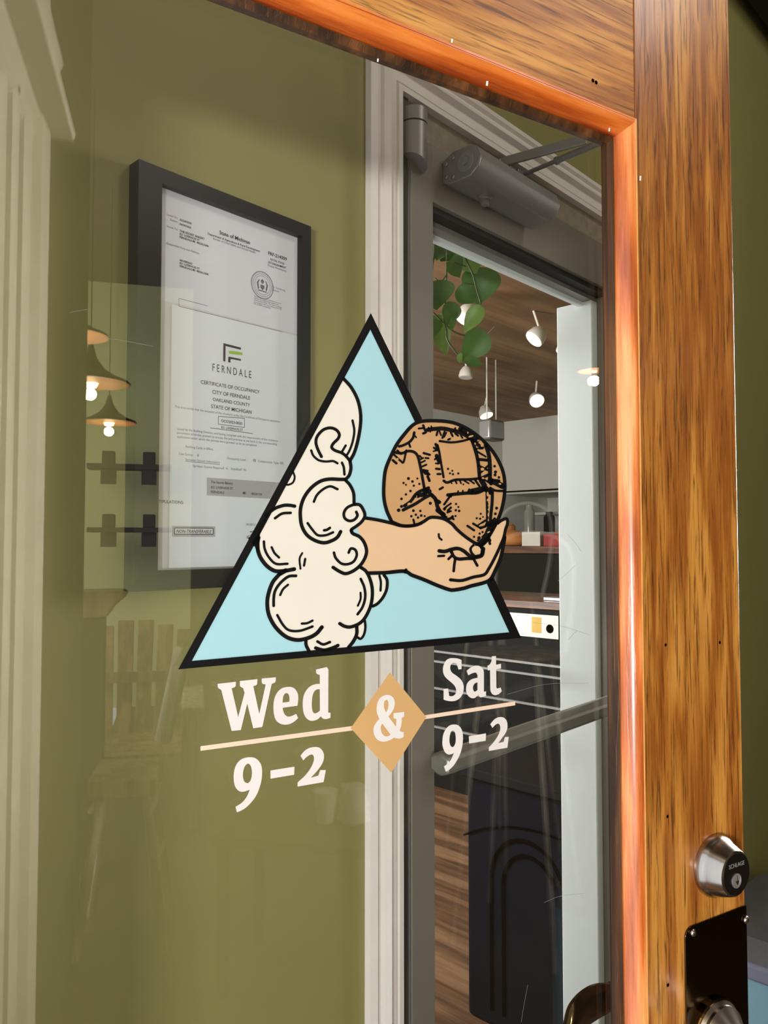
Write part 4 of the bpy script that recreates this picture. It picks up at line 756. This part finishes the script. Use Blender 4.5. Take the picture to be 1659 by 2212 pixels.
for i in range(8):
    for j in range(16): b.f.append([i*16+j, i*16+(j+1) % 16, (i+1)*16+(j+1) % 16, (i+1)*16+j])
b.build('hair', M_hair, pe, smooth=True)
b = MB(); b.lathe([(.17, .85), (.165, 1.0), (.17, 1.15), (.19, zh-.36), (.17, zh-.24), (.10, zh-.17), (.07, zh-.14)], Matrix.Translation(hx@V((.06, 0, 0))), 22); b.build('shirt', M_shirt, pe, smooth=True)

# navy cabinet with arched grooves right behind the entry door
cb = Z(1010, 2190, 0); xc = cb.x; yc = cb.y
ec = empty('cabinet', (xc, yc, 0), 0, 'dark navy cabinet with arched panel grooves standing on planks inside', 'cabinet')
def Xc(px, py, o=0): p = X(px, py, xc-o); return p-V((xc, yc, 0))
ztc = X(990, 1650, xc).z
b = MB(); b.box((0, -.50, .0), (.5, 0, ztc-.03)); b.build('body', M_navy, ec, bevel=.012)
b = MB(); b.box((-.015, -.50, ztc-.03), (.5, .01, ztc)); b.build('worktop', M_navy2, ec, bevel=.004)
for xa, xb_, yt in ((1062, 1222, 1822), (1088, 1205, 1855)):
    b = MB(); pts = []
    A = Xc(xa, 2150, .002); B_ = Xc(xb_, 2150, .002); T_ = Xc((xa+xb_)/2+4, yt, .002); ym = (A.y+B_.y)/2; rw = abs(A.y-B_.y)/2
    pts = [V((-.001, A.y, .05)), V((-.001, A.y, T_.z-rw*1.1))]+[V((-.001, ym+rw*cos(t*pi/14), T_.z-rw*1.1+rw*1.1*sin(t*pi/14))) for t in range(0, 15)]+[V((-.001, B_.y, T_.z-rw*1.1)), V((-.001, B_.y, .05))]
    b.tube([q+V((.0035, 0, 0)) for q in pts], .0075, 8); b.build('arch_groove', M_groove, ec, smooth=True)
pz = V((-.001, 0, 0)); b = MB(); stroke(b, [(1003, 1803), (1050, 1790), (1120, 1788), (1200, 1810), (1268, 1850)], 5, 0, lambda x, y, w_: Xc(x, y, .003)); b.build('panel_line', M_groove, ec)

# ================================================================ RIGHT BACKGROUND: bin with grey lid on light blue body, black beam
eb_ = empty('storage_bin', (2.21, .63, 0), 0, 'light blue bin with rounded grey lid against green wall, right of door', 'bin')
zl_ = X(1635, 2088, 1.96).z
def rrect(hx_, hy_, r, n=8):
    o = []
    for cx, cy, a0_ in ((hx_-r, hy_-r, 0), (-hx_+r, hy_-r, pi/2), (-hx_+r, -hy_+r, pi), (hx_-r, -hy_+r, 1.5*pi)):
        for t in range(n+1): o.append(V((cx+r*cos(a0_+t*pi/2/n), cy+r*sin(a0_+t*pi/2/n), 0)))
    return o
def rslab(mbx, hx_, hy_, r, z0, z1): mbx.prism([p+V((0, 0, z0)) for p in rrect(hx_, hy_, r)], (0, 0, z1-z0)); return mbx
b = rslab(MB(), .235, .17, .04, 0, zl_-.04); b.build('bin_body', M_sky, eb_, bevel=.004)
b = rslab(MB(), .25, .185, .05, zl_-.04, zl_); b.build('bin_rim', M_lav, eb_, bevel=.008)
b = MB(); R0 = rrect(.235, .17, .05); R1 = rrect(.21, .145, .06); R2 = rrect(.12, .07, .05); n = len(R0)
b.v = [p+V((0, 0, zl_)) for p in R0]+[p+V((0, 0, zl_+.045)) for p in R1]+[p+V((0, 0, zl_+.06)) for p in R2]
b.f = [(i, (i+1) % n, n+(i+1) % n, n+i) for i in range(n)]+[(n+i, n+(i+1) % n, 2*n+(i+1) % n, 2*n+i) for i in range(n)]+[tuple(range(2*n, 3*n))]; b.build('bin_lid', M_greytop, eb_, smooth='sharp')
pA = Wl(1603, 0, .02); pB = Wl(1700, 130, .02)
dirb = (pB-pA).normalized(); e = empty('ceiling_beam', (pA.x, .70, pA.z), 0, 'black sloping metal beam above green wall at top right corner', 'beam')
b = MB(); q = V((-dirb.z, 0, dirb.x)); q = q if q.z > 0 else -q
a_ = -dirb*.5; c_ = dirb*.9; b.prism([a_, c_, c_+q*.3, a_+q*.3], (0, .09, 0)); b.build('beam_body', M_beam, e, bevel=.004)

# ================================================================ CAFE THINGS MIRRORED IN THE DOOR GLASS
def pendant(px, py, depth, rad, label):
    c = R(px, py, depth); e = empty('pendant_lamp', c, 0, label, 'pendant lamp', 'wide dark pendant lamps with copper lining')
    k_ = rad/.2
    MB().lathe([(.2*k_, 0), (.19*k_, .012*k_), (.13*k_, .035*k_), (.07*k_, .075*k_), (.03*k_, .13*k_), (.012*k_, .2*k_)], Matrix.Identity(4), 40).build('shade', M_tin, e, smooth='sharp')
    MB().lathe([(.195*k_, -.004), (.125*k_, .028*k_), (.06*k_, .07*k_), (.02*k_, .11*k_)], Matrix.Identity(4), 40).build('shade_lining', M_copper, e, smooth='sharp')
    MB().lathe([(.005, -.032*k_), (.03*k_, -.025*k_), (.042*k_, 0), (.03*k_, .028*k_), (.015*k_, .05*k_)], Matrix.Identity(4), 20).build('bulb', M_bulb, e, smooth=True)
    MB().tube([V((0, 0, .19*k_)), V((0, 0, gz-c.z))], .003, 6).build('cord', M_tin, e)
    l = bpy.data.lights.new('bulb_light', 'POINT'); l.energy = 7; l.color = (1, .82, .55); l.shadow_soft_size = .03
    lo = bpy.data.objects.new('bulb_light', l); sc.collection.objects.link(lo); lo.parent = e; lo.location = (0, 0, -.06)
    return e
pendant(236, 912, 5.0, .175, 'lowest pendant lamp of the mirrored row, showing its whole shade')
pendant(196, 826, 3.9, .195, 'middle pendant lamp of the mirrored row, half cut off at left')
pendant(160, 723, 3.1, .135, 'uppermost pendant lamp of the mirrored row, only its rim in view')
pendant(1284, 800, 4.4, .09, 'small pendant lamp mirrored over the pale door lining')

def upright(c, toward):                       # frame on the floor under c, x axis pointing to "toward"
    a = atan2(toward.y-c.y, toward.x-c.x); return a
# slatted armchair
cc = R(285, 1440, 4.2); ang = upright(cc, CAM)
e = empty('armchair', (cc.x, cc.y, 0), ang, 'wooden slat-back armchair with wide pale arm, mirrored at lower left', 'chair')
for i in range(6):
    y = -.25+i*.1; b = MB(); h_ = 1.02-.03*abs(i-2.5)
    b.add([V((-.15, y-.04, .35)), V((-.15, y+.04, .35)), V((-.30, y*1.12+.045, h_)), V((-.30, y*1.12-.045, h_)), V((-.17, y-.04, .35)), V((-.17, y+.04, .35)), V((-.32, y*1.12+.045, h_)), V((-.32, y*1.12-.045, h_))], [(0,1,2,3), (4,5,6,7), (0,1,5,4), (1,2,6,5), (2,3,7,6), (3,0,4,7)]); b.build('back_slat', M_slat, e, bevel=.004)
for i in range(5): MB().box((-.15+i*.1, -.27, .37-.0*i), (-.065+i*.1, .27, .39)).build('seat_slat', M_slat, e, bevel=.003)
for s_ in (-1, 1):
    MB().box((-.28, s_*.33-.06, .60), (.38, s_*.33+.06, .625)).build('arm', M_slatp, e, bevel=.01)
    MB().box((.26, s_*.31-.04, 0), (.34, s_*.31+.04, .6)).build('leg', M_slat, e, bevel=.004); MB().box((-.25, s_*.31-.04, 0), (-.18, s_*.31+.04, .6)).build('leg', M_slat, e, bevel=.004)
MB().box((-.22, -.3, .66), (-.2, .3, .72)).build('back_rail', M_slat, e)
bpy.context.view_layer.update(); iv = e.matrix_world.inverted(); pa, pb_ = iv@R(398, 1398, 3.7), iv@R(352, 1600, 3.7)
b = MB(); b.tube([pa, pa.lerp(pb_, .04), pb_], [.03, .045, .04], 12); b.build('side_post', M_slatp, e, smooth='sharp')
# wooden bar stool
sc0 = R(275, 1672, 2.9); ang = upright(sc0, CAM)
e = empty('bar_stool', (sc0.x, sc0.y, 0), ang, 'wooden bar stool with thick seat and splayed legs, mirrored at left', 'stool', 'bar stools mirrored at left'); zs_ = sc0.z+.02
MB().box((-.15, -.12, zs_-.07), (.15, .12, zs_)).build('seat', M_slat, e, bevel=.008)
for sx in (-1, 1):
    for sy in (-1, 1): MB().tube([V((sx*.10, sy*.08, zs_-.07)), V((sx*.17, sy*.15, 0))], [.016, .02], 10).build('leg', M_slatp if sy > 0 else M_slat, e, smooth='sharp')
for zz, kk in ((.5, .28), (.28, .5)):
    for sy in (-1, 1): MB().tube([V((-.14, sy*(.08+.1*kk), zz)), V((.14, sy*(.08+.1*kk), zz))], .009, 8).build('stretcher', M_slatp, e, smooth='sharp')
# thick live edge table and wall shelves
tc_ = R(222, 1290, 3.6); e = empty('bar_table', (tc_.x, tc_.y, 0), upright(tc_, CAM), 'thick rough-edged wooden bar table, mirrored at left edge', 'table')
b = MB(); zz = tc_.z; b.prism([V((0, .5, zz+.04)), V((0, -.10, zz+.04)), V((0, -.12, zz+.02)), V((0, -.07, zz-.02)), V((0, -.04, zz-.07)), V((0, .5, zz-.09))], (.25, 0, 0)); b.build('table_top', M_slat, e, bevel=.01)
MB().box((.02, -.02, 0), (.16, .2, zz-.09)).build('table_leg', M_shelf, e)
for (px, py, lab) in ((290, 1010, 'upper dark wall shelf with small pots, mirrored beside the frame'), (290, 1145, 'lower dark wall shelf with small pots, mirrored beside the frame')):
    c = R(px, py, 6.4); e = empty('wall_shelf', c, 0, lab, 'shelf'); MB().box((-.36, -.1, -.02), (.30, .1, .02)).build('board', M_shelf, e)
    for dx in (-.2, .12): MB().box((dx-.05, -.05, .02), (dx+.05, .05, .13)).build('pot', M_shelf, e, bevel=.01); MB().box((dx-.06, -.03, -.14), (dx+.06, .03, -.02)).build('bracket', M_shelf, e)
# wire chairs with round seats, faint on the right of the glass
def wire_chair(px, py, depth, lab, yaw=0):
    c = R(px, py, depth); e = empty('wire_chair', (c.x, c.y, 0), upright(c, CAM)+yaw, lab, 'chair', 'white wire chairs with round wooden seats'); z = c.z
    MB().lathe([(.16, -.012), (.175, -.004), (.175, .006), (.16, .012)], Matrix.Translation((0, 0, z)), 36).build('seat', M_slat, e, smooth='sharp')
    MB().tube(catmull([V((-.12, -.15, z)), V((-.16, -.17, z+.2)), V((-.18, -.15, z+.40)), V((-.19, 0, z+.46)), V((-.18, .15, z+.40)), V((-.16, .17, z+.2)), V((-.12, .15, z))], n=5), .009, 8).build('back_loop', M_wire, e, smooth=True)
    for sx in (-1, 1):
        for sy in (-1, 1): MB().tube([V((sx*.1, sy*.1, z-.01)), V((sx*.19, sy*.19, 0))], .009, 8).build('leg', M_slatp, e, smooth=True)
wire_chair(1120, 1412, 2.9, 'white wire chair with round seat, mirrored beside the triangle corner')
wire_chair(1085, 1290, 3.7, 'white wire chair mirrored behind the pointing hand', .5)
# table with cup and paper bag
tp = R(690, 1775, 2.6); e = empty('side_table', (tp.x, tp.y, 0), upright(tp, CAM), 'dark small table mirrored under the hours lettering', 'table')
zz = tp.z; MB().box((-.2, -.3, zz-.03), (.2, .3, zz)).build('table_top', M_cafedark, e, bevel=.004)
for sx in (-1, 1):
    for sy in (-1, 1): MB().box((sx*.17-.015, sy*.27-.015, 0), (sx*.17+.015, sy*.27+.015, zz-.03)).build('leg', M_shelf, e)
q = R(705, 1745, 2.6); e = empty('paper_cup', (q.x, q.y, zz), 0, 'white paper cup on the mirrored small table', 'cup')
MB().lathe([(.028, 0), (.040, .10), (.042, .103), (.038, .103)], Matrix.Identity(4), 24).build('cup_body', M_kwhite, e, smooth='sharp')
q = R(765, 1745, 2.62); b = MB()
for i in range(7):
    for j in range(14):
        a = 2*pi*j/14; rr_ = .055*(1+.18*sin(i*2.1+j*1.7))*(1-.05*i); b.v.append(V((rr_*cos(a), rr_*sin(a), i*.019)))
for i in range(6):
    for j in range(14): b.f.append([i*14+j, i*14+(j+1) % 14, (i+1)*14+(j+1) % 14, (i+1)*14+j])
b.f.append([6*14+j for j in range(14)]); b.f.append(list(range(14))); o = b.build('paper_bag', M_kwhite, smooth='sharp', label='crumpled white paper bag beside the mirrored paper cup', cat='bag'); o.location = (q.x, q.y, zz)
